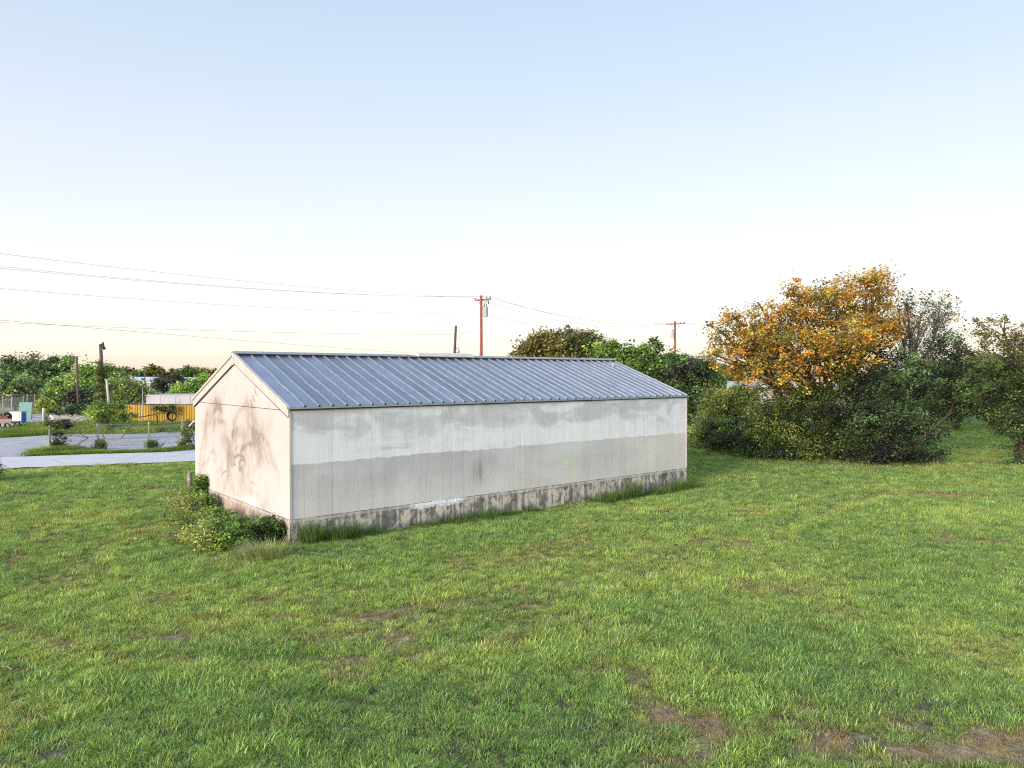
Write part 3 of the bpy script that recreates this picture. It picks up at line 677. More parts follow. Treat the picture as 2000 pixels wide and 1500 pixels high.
# eave flashing (broken slightly along its length)
m = MB(); xx = -.04
while xx < LEN:
    l = min(random.uniform(1.6, 3.0), LEN + .02 - xx); dz = random.uniform(-.006, .006)
    m.box((xx + l / 2, -.065, Z_EAVE - .012 + dz), (l - .01, .018, .055), rx=0); xx += l
m.build('eave_flashing', M['seam'], shed)
MB().box((LEN / 2, -.025, Z_EAVE - .055), (LEN - .02, .04, .035)).build('eave_dark_strip', M['dark'], shed)  # solid dark strip below the flashing where an open gap would be
# closure strip and ridge cap
MB().box((LEN / 2, WID / 2 - .17, Z_RIDGE - .012), (LEN - .1, .02, .075)).build('ridge_closure', M['dark'], shed)
m = MB(); vs = []; zc = Z_RIDGE + .105
for xx in (-.07, LEN + .04):
    for yy, zz in ((WID / 2 - .24, zc - .085), (WID / 2 - .24, zc - .062), (WID / 2 - .03, zc), (WID / 2 + .03, zc), (WID / 2 + .24, zc - .062), (WID / 2 + .24, zc - .085), (WID / 2, zc - .03)):
        vs.append((xx, yy, zz))
fs = [(0, 1, 2, 3, 4, 5, 6)[::-1], tuple(7 + q for q in range(7))] + [(q, (q + 1) % 7, 7 + (q + 1) % 7, 7 + q) for q in range(7)]
m.add(vs, fs); m.build('ridge_cap', M['seam'], shed)
m = MB(); vs = []
for xx in (6.55, 9.05):
    for yy, zz in ((WID / 2 - .30, zc - .06), (WID / 2 - .27, zc + .03), (WID / 2, zc + .085), (WID / 2 + .27, zc + .03), (WID / 2 + .30, zc - .06)):
        vs.append((xx, yy, zz))
m.add(vs, [(4, 3, 2, 1, 0), (5, 6, 7, 8, 9)] + [(q, (q + 1) % 5, 5 + (q + 1) % 5, 5 + q) for q in range(5)]); o = m.build('ridge_vent', M['white'], shed)
MB().tube([(LEN - .9, WID / 2 - .9, Z_RIDGE - .40), (LEN - .9, WID / 2 - .9, Z_RIDGE - .12)], .045, 8).build('vent_pipe', M['galv'], shed)
# small awning over a door on the hidden long side
MB().box((0.5, WID + .30, 2.62), (1.1, .62, .05), rx=-.35).build('door_awning', M['white'], shed)
# footing
def footing():
    step_ = .12; ring = []
    x = 0
    pts = [(a, 0.0) for a in np.arange(0, LEN + .001, step_)]
    def wall_grid(name, fn, n, nz=7, label=None):
        vs = []
        for i in range(n):
            for k in range(nz): vs.append(fn(i, k / (nz - 1)))
        ii = np.arange(n - 1)[:, None] * nz + np.arange(nz - 1)[None]
        f = np.stack([ii, ii + nz, ii + nz + 1, ii + 1], -1).reshape(-1, 4)
        return mesh_obj(name, np.array(vs), f, M['found'], shed, smooth=True)
    nx = int(LEN / .08)
    def fa(i, t):
        x = LEN * i / (nx - 1); z = -.75 + (.40 + .75) * t
        y = .0 - .012 - .02 * (fbm(np.array([x * 2.2]), np.array([z * 4]), 4)[0] - .5) - .015 * (fbm(np.array([x * 8.2]), np.array([z * 9]), 3)[0] - .5)
        return (x if 0 < i < nx - 1 else (0 if i == 0 else LEN), y, z)
    wall_grid('footing', fa, nx, 12)
    ny = int(WID / .08)
    def fb(i, t):
        y = WID * i / (ny - 1); z = -.75 + (.40 + .75) * t
        return (-.012 - .02 * (fbm(np.array([y * 2.2 + 60]), np.array([z * 4]), 4)[0] - .5), -.02 if i == 0 else y, z)
    o = wall_grid('footing', fb, ny, 12); o.data.flip_normals(); o['label'] = 'tan streaked concrete footing under the gable'
    def fc(i, t):
        return (LEN + .01, WID * i / 9, -.75 + 1.15 * t)
    wall_grid('footing', fc, 10, 4)
    MB().box((LEN / 2, WID / 2, .32), (LEN - .02, WID - .02, .14)).build('slab', M['found'], shed)
footing()
# rough mortar course between footing and panels, as single worn blocks
random.seed(21)
def course(along, total):
    s = 0
    while s < total - .02:
        l = min(random.uniform(.28, .55), total - s); h0 = .395 + random.uniform(-.01, .006); h1 = Z_CLAD - .006 - random.uniform(0, .012)
        d = .018 + random.uniform(-.006, .016); a0, a1 = s + random.uniform(.002, .01), s + l - random.uniform(.002, .01)
        t0, t1 = random.uniform(-.006, .006), random.uniform(-.006, .006)
        if along == 'x': vs = [(a0, -d, h0 + t0), (a1, -d, h0 + t1), (a1, .2, h0 + t1), (a0, .2, h0 + t0), (a0, -d + .01, h1), (a1, -d + .012, h1), (a1, .2, h1), (a0, .2, h1)]
        else: vs = [(-d, a0, h0 + t0), (-d, a1, h0 + t1), (.2, a1, h0 + t1), (.2, a0, h0 + t0), (-d + .01, a0, h1), (-d + .012, a1, h1), (.2, a1, h1), (.2, a0, h1)]
        m = MB(); m.add(vs, [(3, 2, 1, 0), (4, 5, 6, 7), (0, 1, 5, 4), (1, 2, 6, 5), (2, 3, 7, 6), (3, 0, 4, 7)])
        m.build('mortar_block', M['found'], shed); s += l
course('x', LEN); course('y', WID - .02)

# ------------------------------------------------------------------ foliage
LEAFGAIN = 1.5
GREEN = [(0.075, 0.14, 0.04), (0.11, 0.185, 0.05), (0.055, 0.10, 0.035)]
LIME = [(0.17, 0.24, 0.045), (0.12, 0.19, 0.04), (0.09, 0.15, 0.035)]
OLIVE = [(0.13, 0.13, 0.04), (0.10, 0.115, 0.035), (0.17, 0.13, 0.04)]
ORANGE = [(0.40, 0.22, 0.04), (0.33, 0.16, 0.035), (0.21, 0.15, 0.04), (0.46, 0.29, 0.055), (0.15, 0.14, 0.04)]
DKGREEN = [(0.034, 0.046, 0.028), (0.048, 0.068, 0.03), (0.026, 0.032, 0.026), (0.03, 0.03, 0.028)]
def leaves_arr(cen, size, col, up=0.35, rg=rng, aspect=0.75):
    n = len(cen)
    nr = rg.normal(size=(n, 3)); nr[:, 2] = np.abs(nr[:, 2]) + up * 2; nr /= np.linalg.norm(nr, axis=1)[:, None]
    a = rg.normal(size=(n, 3)); a -= (a * nr).sum(1)[:, None] * nr; a /= np.linalg.norm(a, axis=1)[:, None]
    b = np.cross(nr, a); s = (size * np.clip(np.exp(rg.normal(size=n) * .34), .4, 1.7))[:, None]
    v = np.stack([cen - a * s * .5, cen + b * s * .5 * aspect - nr * s * .10, cen + a * s * .6, cen - b * s * .5 * aspect - nr * s * .10], 1)
    c = np.repeat(col[:, None], 4, 1)
    return v.reshape(-1, 3), c.reshape(-1, 3)
def foliage(name, parent, lobes, nclump, nleaf, size, pal, off, seed=0, spread=.35, shell=.45, limbs=None, pal_fn=None, zmin=None, smul=1.0):
    """lobes: list of (centre, radii, weight, palette or None)"""
    rg = np.random.default_rng(seed)
    w = np.array([l[2] for l in lobes], float); w /= w.sum()
    k = rg.choice(len(lobes), nclump, p=w)
    C = np.array([l[0] for l in lobes])[k]; Rr = np.array([l[1] for l in lobes])[k]
    d = rg.normal(size=(nclump, 3)); d /= np.linalg.norm(d, axis=1)[:, None]
    rad = shell + (1 - shell) * rg.random(nclump) ** .6
    rad *= rg.uniform(.85, 1.08, nclump)
    cc = C + d * Rr * rad[:, None]
    if zmin is not None: cc[:, 2] = np.maximum(cc[:, 2], zmin + rg.uniform(0, .5, nclump))
    kk = rg.integers(0, nclump, nleaf)
    sp = spread * rg.uniform(.5, 1.4, nclump)
    L_ = cc[kk] + rg.normal(size=(nleaf, 3)) * sp[kk][:, None] * np.array([1, 1, .7])
    if zmin is not None: L_[:, 2] = np.where(L_[:, 2] < zmin + .03, zmin + .03 + rg.random(nleaf) * .3, L_[:, 2])
    palA = np.zeros((nclump, 3))
    for i in range(nclump):
        p = lobes[k[i]][3] or pal; palA[i] = p[rg.integers(len(p))]
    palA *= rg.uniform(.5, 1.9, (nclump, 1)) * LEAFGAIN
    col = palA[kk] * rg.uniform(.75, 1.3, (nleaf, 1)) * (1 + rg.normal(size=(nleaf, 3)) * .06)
    if pal_fn is not None: col = pal_fn(L_, col, rg)
    v, c = leaves_arr(L_, size, np.clip(col, 0.005, .8), rg=rg)
    f = np.arange(len(v)).reshape(-1, 4)
    o = mesh_obj(name, v, f, M['leaf'], parent, col=c, off=off)
    return o, cc, k
def lobe(px, py, rx, ry, d, rd=None, w=None, pal=None):
    c = P(px, py, d); s = d / F
    return (c, np.array([rx * s, rd if rd else rx * s * .8, ry * s]), w or rx * ry, pal)
def tree(name, label, cat, base, lobes, nclump, nleaf, size, pal, seed=0, spread=.4, trunk_r=.18, group=None, twigs=60, shell=.45, pal_fn=None, zmin=None, fork=.35, bark='bark', leafname='crown', twig_r=.018, multi=1):
    base = np.asarray(base, float); root = empty(name, base, label, cat, group)
    o, cc, k = foliage(leafname, root, lobes, nclump, nleaf, size, pal, base, seed, spread, shell, pal_fn=pal_fn, zmin=zmin)
    rg = np.random.default_rng(seed + 500)
    mean = np.average([l[0] for l in lobes], axis=0, weights=[l[2] for l in lobes])
    m = MB(); B = Vector((0, 0, -.15)); top = Vector(mean - base); fk = Vector((top.x * fork, top.y * fork, max(.3, top.z * fork)))
    starts = []
    for q in range(multi):
        o2 = Vector((rg.normal() * .3, rg.normal() * .3, 0)) if multi > 1 else Vector((0, 0, 0))
        f2 = fk + o2 * 2.5
        m.tube([B + o2, B.lerp(f2, .5) + o2 * .5 + Vector((rg.normal() * .06, rg.normal() * .06, 0)), f2], [trunk_r, trunk_r * .82, trunk_r * .66], 8); starts.append(f2)
    m.build('trunk', M[bark], root, smooth=True)
    m = MB()
    for li, l in enumerate(lobes):
        e = Vector(l[0] - base); s0 = starts[li % multi]; mid = s0.lerp(e, .5) + Vector((rg.normal(), rg.normal(), rg.normal() * .5 + .2)) * (e - s0).length * .08
        pts = [s0, mid, e]; m.tube(pts, [trunk_r * .5, trunk_r * .34, trunk_r * .18], 6)
        ids = np.where(k == li)[0]; rg.shuffle(ids)
        nt_ = max(4, int(twigs * l[2] / sum(q[2] for q in lobes)))
        for c in ids[:nt_]:
            t = rg.uniform(.35, 1.0); st = mid.lerp(e, (t - .5) * 2) if t > .5 else s0.lerp(mid, t * 2)
            en = Vector(cc[c] - base); en = en + (en - e) * .12
            mm = st.lerp(en, .55) + Vector(rg.normal(size=3)) * (en - st).length * .07
            m.tube([st, mm, en], [twig_r * 2, twig_r * 1.3, twig_r * .5], 4, cap=False)
    m.build('branches', M['twig' if bark == 'twig' else 'bark'], root, smooth=True)
    return root

# --- big orange tree at the right
def orange_fn(L_, col, rg):
    # autumn orange with low sun painted in; greener low down and towards the right
    n = fbm(L_[:, 0] * .5, L_[:, 2] * .5, 3)
    g = np.clip((5.8 - L_[:, 2]) / 2.8 + (L_[:, 0] - 21.5) / 5 + (n - .5) * 3.0 + .12, .06, .92)
    pick = rg.random(len(g)) < g
    gc = np.array([(0.12, 0.145, .035), (.16, .165, .04), (.075, .105, .03)])[rg.integers(0, 3, len(g))] * rg.uniform(.7, 1.2, (len(g), 1))
    return np.where(pick[:, None], gc, col)
D = 41
tree('autumn_tree', 'broad spreading tree with orange and yellow leaves above the dark hedge', 'tree', gp(1640, 41.5),
     [lobe(1455, 660, 75, 50, 40), lobe(1520, 640, 85, 58, 41), lobe(1590, 610, 85, 62, 41.5), lobe(1560, 690, 110, 50, 39.5), lobe(1660, 590, 80, 58, 42), lobe(1710, 565, 42, 40, 42.5), lobe(1722, 540, 20, 20, 42.5, w=260), lobe(1555, 570, 26, 24, 41.5, w=400), lobe(1430, 615, 26, 16, 40, w=260), lobe(1480, 590, 24, 18, 40.5, w=260),
      lobe(1640, 680, 90, 60, 39), lobe(1700, 655, 58, 50, 40), lobe(1435, 700, 55, 35, 39.5), lobe(1400, 640, 22, 16, 40, w=300), lobe(1500, 730, 70, 25, 38.5, w=900), lobe(1722, 625, 40, 45, 42), lobe(1600, 745, 60, 25, 39, w=600), lobe(1395, 690, 20, 12, 40, w=200)],
     640, 46000, .118, ORANGE, 1, .24, .24, pal_fn=orange_fn, twigs=330, shell=.35, fork=.32, twig_r=.02)
# --- sparse tree
tree('bare_topped_tree', 'half bare tree with thin upright twigs behind the orange tree', 'tree', gp(1750, 45),
     [lobe(1800, 610, 50, 45, 44), lobe(1755, 620, 30, 50, 44), lobe(1835, 605, 40, 42, 44.5), lobe(1780, 650, 50, 40, 44), lobe(1770, 585, 20, 28, 44, w=500), lobe(1860, 640, 35, 35, 44.5, w=700)], 460, 3200, .11, [(0.10, 0.09, .05), (.18, .13, .045), (.07, .09, .04)], 2, .14, .2, twigs=300, shell=.3, fork=.5, bark='twig', twig_r=.009)
# --- hedge masses below
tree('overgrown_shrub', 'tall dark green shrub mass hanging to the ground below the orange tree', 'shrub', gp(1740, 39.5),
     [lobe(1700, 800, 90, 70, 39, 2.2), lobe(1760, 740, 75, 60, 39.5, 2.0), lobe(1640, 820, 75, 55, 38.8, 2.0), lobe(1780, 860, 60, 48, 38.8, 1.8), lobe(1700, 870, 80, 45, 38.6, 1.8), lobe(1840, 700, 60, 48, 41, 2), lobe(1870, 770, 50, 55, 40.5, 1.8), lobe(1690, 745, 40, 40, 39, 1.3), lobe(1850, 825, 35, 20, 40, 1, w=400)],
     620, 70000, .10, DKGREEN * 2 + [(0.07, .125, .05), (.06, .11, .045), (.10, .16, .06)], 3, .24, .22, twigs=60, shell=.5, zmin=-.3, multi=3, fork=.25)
tree('overgrown_shrub', 'olive yellow shrub with small leaves between the low bush and the dark mass', 'shrub', gp(1560, 41),
     [lobe(1560, 820, 75, 50, 40, 1.8), lobe(1520, 780, 60, 40, 41, 1.5), lobe(1600, 780, 50, 42, 40, 1.5), lobe(1590, 865, 60, 36, 39.2, 1.3), lobe(1500, 840, 50, 45, 40.5, 1.5)],
     420, 28000, .10, [(0.11, .145, .04), (.08, .12, .035), (.17, .18, .05), (.045, .065, .03), (.035, .045, .028)], 4, .25, .12, twigs=120, shell=.4, zmin=-.28, multi=3, fork=.25)
tree('overgrown_shrub', 'low dark shrub with glossy leaves at the foot of the hedge', 'shrub', gp(1470, 41.5),
     [lobe(1450, 850, 60, 34, 42, 1.4), lobe(1500, 872, 60, 24, 40.2, 1.2), lobe(1410, 845, 40, 35, 43.5, 1.3), lobe(1540, 880, 40, 20, 39.6, 1.1)],
     300, 22000, .095, DKGREEN + GREEN, 5, .2, .07, twigs=40, zmin=-.28, multi=3, fork=.3)
tree('overgrown_shrub', 'loose lime green shrub beside the far corner of the shed', 'shrub', gp(1410, 47),
     [lobe(1430, 795, 60, 38, 45, 1.6), lobe(1395, 830, 45, 38, 46, 1.5), lobe(1375, 862, 34, 20, 46, 1.1), lobe(1450, 770, 34, 22, 45, 1), lobe(1395, 775, 25, 20, 46, 1)],
     300, 18000, .105, [(0.15, .20, .05), (.11, .16, .045), (.19, .20, .05), (.07, .11, .035)], 6, .26, .09, twigs=90, shell=.35, zmin=-.28, multi=3, fork=.3)
tree('spreading_tree', 'tree with drooping fine leaved boughs at the right edge over the lawn', 'tree', gp(1992, 38),
     [lobe(1960, 700, 90, 45, 39, 2.5), lobe(1930, 760, 60, 40, 38, 2), lobe(2010, 760, 70, 60, 38, 2.5), lobe(2060, 700, 90, 70, 39, 3), lobe(1960, 640, 70, 28, 39.5, 2, w=700, pal=OLIVE), lobe(1990, 830, 50, 30, 37.5, 1.5), lobe(1960, 810, 40, 25, 37.5, 1.2, w=500), lobe(2040, 820, 60, 50, 38, 2), lobe(1990, 880, 22, 30, 38, .8, w=500)],
     620, 52000, .095, DKGREEN[:2] + [(0.09, .13, .045), (.07, .095, .04)] + GREEN[:1], 7, .22, .24, twigs=240, shell=.4, fork=.45, twig_r=.016,
     pal_fn=lambda L_, c, rg: np.where((rg.random(len(c)) < np.clip((L_[:, 2] - 4.6) / 1.5, 0, .8))[:, None], np.array([.24, .20, .07]) * rg.uniform(.6, 1.2, (len(c), 1)), c))

# --- trees behind the shed
tree('background_tree', 'olive brown tree with feathery left side above the shed ridge', 'tree', gp(1060, 92),
     [lobe(1045, 680, 42, 30, 92), lobe(1075, 665, 34, 24, 92), lobe(1030, 692, 30, 16, 91), lobe(1040, 700, 40, 25, 92)], 200, 9000, .26, [(.17, .14, .05), (.13, .12, .04), (.09, .10, .04)], 10, .42, .28, twigs=150, shell=.3)
tree('background_tree', 'olive brown round tree behind the ridge, right of the feathery one', 'tree', gp(1125, 90),
     [lobe(1120, 670, 42, 32, 90), lobe(1150, 670, 30, 24, 90), lobe(1105, 690, 40, 26, 89), lobe(1160, 690, 30, 25, 90)], 220, 11000, .26, [(.16, .135, .045), (.11, .11, .04), (.07, .085, .035)], 11, .42, .28, twigs=120, shell=.3)
tree('background_tree', 'bright green leafy tree rising just behind the right half of the roof', 'tree', gp(1200, 72),
     [lobe(1205, 690, 42, 25, 72), lobe(1180, 690, 28, 20, 72), lobe(1235, 715, 50, 32, 71), lobe(1200, 730, 60, 35, 71), lobe(1230, 760, 60, 40, 71)], 260, 15000, .24, LIME[:2] + GREEN[:2], 12, .4, .22, twigs=40)
tree('background_tree', 'tall green tree with a pointed top under the second power pole', 'tree', gp(1290, 70),
     [lobe(1270, 680, 20, 22, 70, w=500), lobe(1285, 710, 45, 32, 70), lobe(1320, 715, 35, 26, 70), lobe(1300, 750, 60, 40, 69), lobe(1290, 790, 60, 30, 69)], 260, 17000, .23, GREEN + [(.12, .19, .045)], 13, .38, .22, twigs=40)
tree('background_tree', 'dark green round tree beside the far end of the shed', 'tree', gp(1350, 66),
     [lobe(1345, 745, 42, 45, 66), lobe(1340, 785, 42, 34, 65), lobe(1370, 725, 26, 28, 67, w=600), lobe(1320, 740, 30, 34, 66)], 240, 15000, .21, DKGREEN + GREEN, 14, .35, .22, twigs=40)
tree('background_tree', 'dark tree mass behind the lawn gap at the right', 'tree', gp(1860, 62),
     [lobe(1830, 765, 50, 40, 62), lobe(1885, 765, 50, 42, 62), lobe(1940, 775, 55, 40, 62), lobe(1995, 770, 50, 45, 62), lobe(1900, 720, 60, 30, 63), lobe(1860, 800, 60, 16, 62), lobe(1950, 805, 60, 16, 62)], 420, 20000, .2, DKGREEN[:2] + GREEN, 16, .34, .2, twigs=40)
tree('background_tree', 'yellowish small tree between the dark round tree and the orange tree', 'tree', gp(1392, 82),
     [lobe(1390, 735, 24, 26, 82), lobe(1400, 760, 18, 18, 82)], 80, 4500, .24, LIME, 15, .35, .13, twigs=20)
random.seed(5)
for i, (px, py, rx, ry, d, pal, lb) in enumerate([
        (1345, 708, 34, 12, 150, OLIVE, 'distant olive treetop right of the second power pole'),
        (1400, 716, 30, 14, 160, GREEN, 'distant dark treetop left of the orange crown'),
        (1450, 720, 60, 14, 170, GREEN, 'distant treetop seen through the orange crown'),
        (1900, 715, 90, 20, 120, GREEN, 'distant green trees filling the gap at the right edge'),
        (232, 727, 30, 12, 165, OLIVE, 'distant low tree left of the far white roofs'),
        (303, 722, 16, 13, 170, OLIVE, 'distant tree standing above the far white roof'),
        (270, 732, 24, 8, 175, GREEN, 'distant bushy tree just behind the far white roof'),
        (345, 730, 26, 9, 175, OLIVE, 'distant tree behind the far white roof, right end'),
        (372, 727, 16, 9, 172, GREEN, 'distant tree right of the far white roof'),
        (405, 728, 18, 10, 172, OLIVE, 'distant small tree just left of the shed gable'),
        (1500, 722, 60, 14, 180, OLIVE, 'distant treetop above the green roofed building')]):
    b = gp(px, d); tree('distant_tree', lb, 'tree', b, [lobe(px, py, rx, ry, d), lobe(px + rx * .5, py + ry * .4, rx * .7, ry * .9, d), lobe(px - rx * .5, py + ry * .3, rx * .6, ry * .8, d), lobe(px, py + ry * 1.4, rx, ry * 1.1, d)], 70, 3400, .42, pal, 100 + i, .45, .3, twigs=24, shell=.2, group='trees on the horizon')
# the far-off wood on the horizon
def far_wood():
    rg = np.random.default_rng(9); n = 42000
    px = rg.uniform(-900, 2900, n); d = rg.uniform(230, 330, n)
    topz = 3.0 + 4.5 * fbm(px * .018, px * 0 + 2, 5) ** 1.2
    z = topz * rg.random(n) ** .9; x = (px - 1000) / F * d
    pal = np.array(GREEN + OLIVE)[rg.integers(0, 6, n)] * rg.uniform(.8, 1.5, (n, 1))
    v, c = leaves_arr(np.stack([x, d, z], 1), 1.9, pal, rg=rg)
    o = mesh_obj('far_wood', v, np.arange(len(v)).reshape(-1, 4), M['leaf'], col=c)
    tag(o, 'low wood running along the whole horizon', 'wood', kind='stuff')
far_wood()

# --- trees left, beyond the yard
LT = [
    ('dark tree at the left edge with a ragged orange tinged top', gp(30, 98), [lobe(45, 712, 40, 20, 98), lobe(20, 730, 42, 24, 98), lobe(60, 740, 40, 28, 97), lobe(20, 765, 50, 30, 96)], DKGREEN + GREEN),
    ('dark tree with a tall clump on its right, beyond the gravel yard', gp(110, 98), [lobe(125, 708, 22, 18, 98), lobe(100, 720, 38, 22, 98), lobe(85, 745, 40, 28, 97), lobe(130, 735, 22, 22, 98), lobe(100, 770, 45, 26, 96)], DKGREEN + GREEN),
    ('pale green bush dome in front of the dark trees at the left edge', gp(30, 90), [lobe(38, 745, 26, 16, 90), lobe(5, 745, 18, 20, 90), lobe(60, 760, 30, 18, 90), lobe(20, 770, 40, 24, 90)], [(.12, .17, .06), (.08, .12, .045), (.05, .07, .035)]),
    ('yellow green bush left of the dark wooden pole with bare lower half', gp(125, 88), [lobe(122, 750, 24, 16, 88), lobe(145, 745, 18, 16, 88), lobe(115, 772, 30, 20, 88)], LIME + [(.05, .07, .03)]),
    ('lime tree between the two wooden poles', gp(168, 86), [lobe(168, 735, 16, 24, 86), lobe(178, 750, 18, 20, 86), lobe(160, 765, 24, 20, 86)], LIME + GREEN[:1]),
    ('dark bush under the two wooden poles', gp(155, 82), [lobe(150, 775, 30, 16, 82), lobe(175, 780, 22, 14, 82)], DKGREEN),
    ('green tree right behind the lamp pole', gp(215, 84), [lobe(212, 735, 18, 18, 84), lobe(208, 722, 9, 12, 84, w=100), lobe(225, 745, 20, 16, 84), lobe(205, 760, 20, 18, 84)], GREEN + LIME[:1]),
    ('olive green round bush behind the leaning pale post', gp(240, 76), [lobe(240, 760, 34, 26, 76), lobe(268, 765, 24, 18, 76), lobe(222, 780, 24, 18, 76), lobe(290, 775, 14, 8, 76, w=100)], [(.13, .16, .045), (.10, .13, .04), (.07, .09, .035)]),
    ('dark grey green tree in front of the far white roof', gp(325, 110), [lobe(325, 752, 28, 14, 110), lobe(345, 745, 14, 20, 110), lobe(310, 745, 8, 10, 110, w=60), lobe(360, 752, 22, 14, 110)], DKGREEN + [(.07, .08, .05)]),
    ('small round lime bush left of the shed gable', gp(352, 100), [lobe(352, 760, 12, 8, 100), lobe(352, 768, 14, 6, 100)], LIME),
    ('green bush touching the shed gable outline', gp(385, 100), [lobe(385, 755, 16, 14, 100), lobe(398, 745, 12, 14, 100), lobe(380, 766, 18, 8, 100)], GREEN + LIME[:1]),
]
for i, (lb, b, lo, pal) in enumerate(LT):
    a = sum(q[2] for q in lo)
    pal = [tuple(min(.5, v * 1.45 + .012) for v in q) for q in pal]
    tree('yard_tree', lb, 'tree' if 'tree' in lb[:30] else 'bush', b, lo, int(60 + a / 22), int(2500 + a * 2.6), .24, pal, 40 + i, .38, .2, twigs=30, shell=.4, group='trees beyond the gravel yard')

# --- shrubs in the yard (nearer)
YS = [
    ('yellow green spindly shrub on the fence behind the second post', gp(216, 50), [lobe(205, 800, 26, 16, 50, 1), lobe(188, 812, 16, 14, 49, .8), lobe(225, 812, 28, 14, 50, 1), lobe(235, 795, 20, 10, 51, .8), lobe(250, 815, 16, 10, 50, .7), lobe(212, 832, 20, 12, 50, .6), lobe(240, 834, 16, 10, 50, .6)], LIME, 5200, .11, .2),
    ('bright lime bush near the back of the yard', gp(86, 75), [lobe(86, 787, 12, 9, 75, .6), lobe(90, 800, 14, 9, 75, .6)], [(.24, .30, .05), (.18, .24, .05)], 1600, .16, .2),
    ('dark leafy vine heaped on the first pale fence post', gp(104, 42.5), [lobe(108, 828, 20, 7, 42.5, .5, w=300), lobe(128, 830, 14, 7, 43, .4, w=160), lobe(118, 850, 14, 16, 43, .4, w=160), lobe(112, 875, 16, 10, 42.4, .4, w=200)], DKGREEN + GREEN[:1] + [(.12, .14, .05)], 4200, .075, .12),
    ('thin vine climbing from the ground at the second pale fence post', gp(194, 43), [lobe(196, 868, 6, 14, 43, .25, w=60), lobe(196, 882, 12, 6, 42.6, .3, w=120)], [(.09, .13, .045), (.07, .10, .04)], 1300, .07, .09),
    ('thin vine climbing from the ground at the third pale fence post', gp(294, 44), [lobe(295, 866, 6, 12, 44, .25, w=60), lobe(296, 878, 12, 6, 43.4, .3, w=120)], [(.09, .13, .045), (.07, .10, .04)], 1300, .07, .09),
    ('brownish vine tangle on the fence beside the shed gable', gp(362, 44.5), [lobe(366, 850, 12, 20, 44.5, .3), lobe(372, 830, 8, 12, 45, .3), lobe(356, 868, 8, 8, 44, .3)], [(.11, .11, .045), (.07, .09, .035), (.13, .15, .05)], 2200, .08, .14),
    ('round dark green bush cut by the left edge of the picture', gp(-14, 30), [lobe(-14, 925, 20, 20, 30, .4), lobe(-30, 915, 25, 24, 30, .5)], GREEN + DKGREEN[:1], 2600, .06, .1),
    ('dark overhanging shrub above the junk in the middle of the yard', gp(150, 55), [lobe(150, 800, 26, 7, 56, .8), lobe(178, 804, 18, 8, 56, .8), lobe(120, 803, 18, 5, 57, .7), lobe(196, 822, 12, 8, 52, .6)], GREEN + DKGREEN, 5200, .13, .18),
    ('dark ivy clump hanging on the yellow fence', gp(318, 64), [lobe(306, 797, 7, 5, 64.6, .2), lobe(318, 799, 6, 5, 64.6, .2), lobe(334, 797, 6, 6, 64.6, .2)], DKGREEN + GREEN, 1100, .12, .14),
]
for i, (lb, b, lo, pal, nl, sz, sp) in enumerate(YS):
    tree('yard_shrub', lb, 'shrub', b, lo, 70, nl, sz, pal, 70 + i, sp, .035, twigs=26, shell=.3, zmin=float(b[2]), multi=2, fork=.6, bark='twig', leafname='foliage', twig_r=.008)

# --- ivy and weeds at the foot of the shed
def shed_pt(x, y, z=0):
    q = C0 + U * x + V * y; return np.array([q[0], q[1], z + float(gz(q[0], q[1])) * (1 if z == 0 else 0)])
def lob(c, r, w=1, pal=None): return (np.array(c, float), np.array(r, float), w, pal)
IVY = [(.085, .15, .035), (.06, .115, .03), (.13, .20, .045)]
def ivy(label, spots, nl, size, pal, seed, sp=.10, cat='shrub', name='ivy_clump'):
    b = shed_pt(spots[0][0], spots[0][1])
    lo = [lob(np.append(shed_pt(x, y)[:2], z), (rx, rx, rz), rx * rz) for x, y, z, rx, rz in spots]
    tree(name, label, cat, b, lo, 80, nl, size, pal, seed, sp, .012, twigs=40, shell=.3, zmin=float(b[2]) - .02, multi=2, fork=.15, leafname='foliage', twig_r=.004)
ivy('ivy clump climbing the gable footing near the back corner', [(-.12, 7.1, .62, .26, .42), (-.2, 7.2, .25, .35, .3), (-.3, 6.8, .1, .4, .2)], 5200, .055, IVY, 80)
def mound(label, spots, nl, size, pal, seed, sp=.08, cat='shrub', name='ivy_clump'):
    b = G(spots[0][0], spots[0][1]); lo = []
    for px, py, rx, h_ in spots:
        g_ = G(px, py); lo.append(lob((g_[0], g_[1], g_[2] + h_ * .45), (rx, rx, h_ * .55), rx * rx))
    tree(name, label, cat, b, lo, 110, nl, size, pal, seed, sp, .012, twigs=40, shell=.35, zmin=float(b[2]) + .0, multi=2, fork=.15, leafname='foliage', twig_r=.004)
mound('dense ivy mound spreading left of the middle of the gable footing', [(425, 1040, .55, .55), (412, 1022, .5, .5), (440, 1050, .45, .42), (405, 1000, .45, .55)], 9000, .06, IVY, 81)
mound('leafy ivy mound below the gable footing between the big mound and the pale grass', [(462, 1062, .45, .42), (448, 1072, .45, .32), (472, 1050, .4, .42)], 6500, .06, IVY + LIME[:1], 82)
mound('dark ivy clump against the gable footing by the near corner', [(535, 1056, .34, .42), (512, 1048, .36, .34)], 5600, .06, IVY[:2] + DKGREEN[1:2], 83)
mound('yellowish straggly weeds spreading left of the ivy mounds', [(378, 1032, .55, .28), (368, 1005, .6, .32), (360, 985, .6, .34), (390, 1058, .5, .2), (415, 1074, .5, .2)], 9000, .055, [(.20, .25, .06), (.14, .20, .05), (.26, .27, .09)], 84, .13, 'weeds', 'weed_patch')

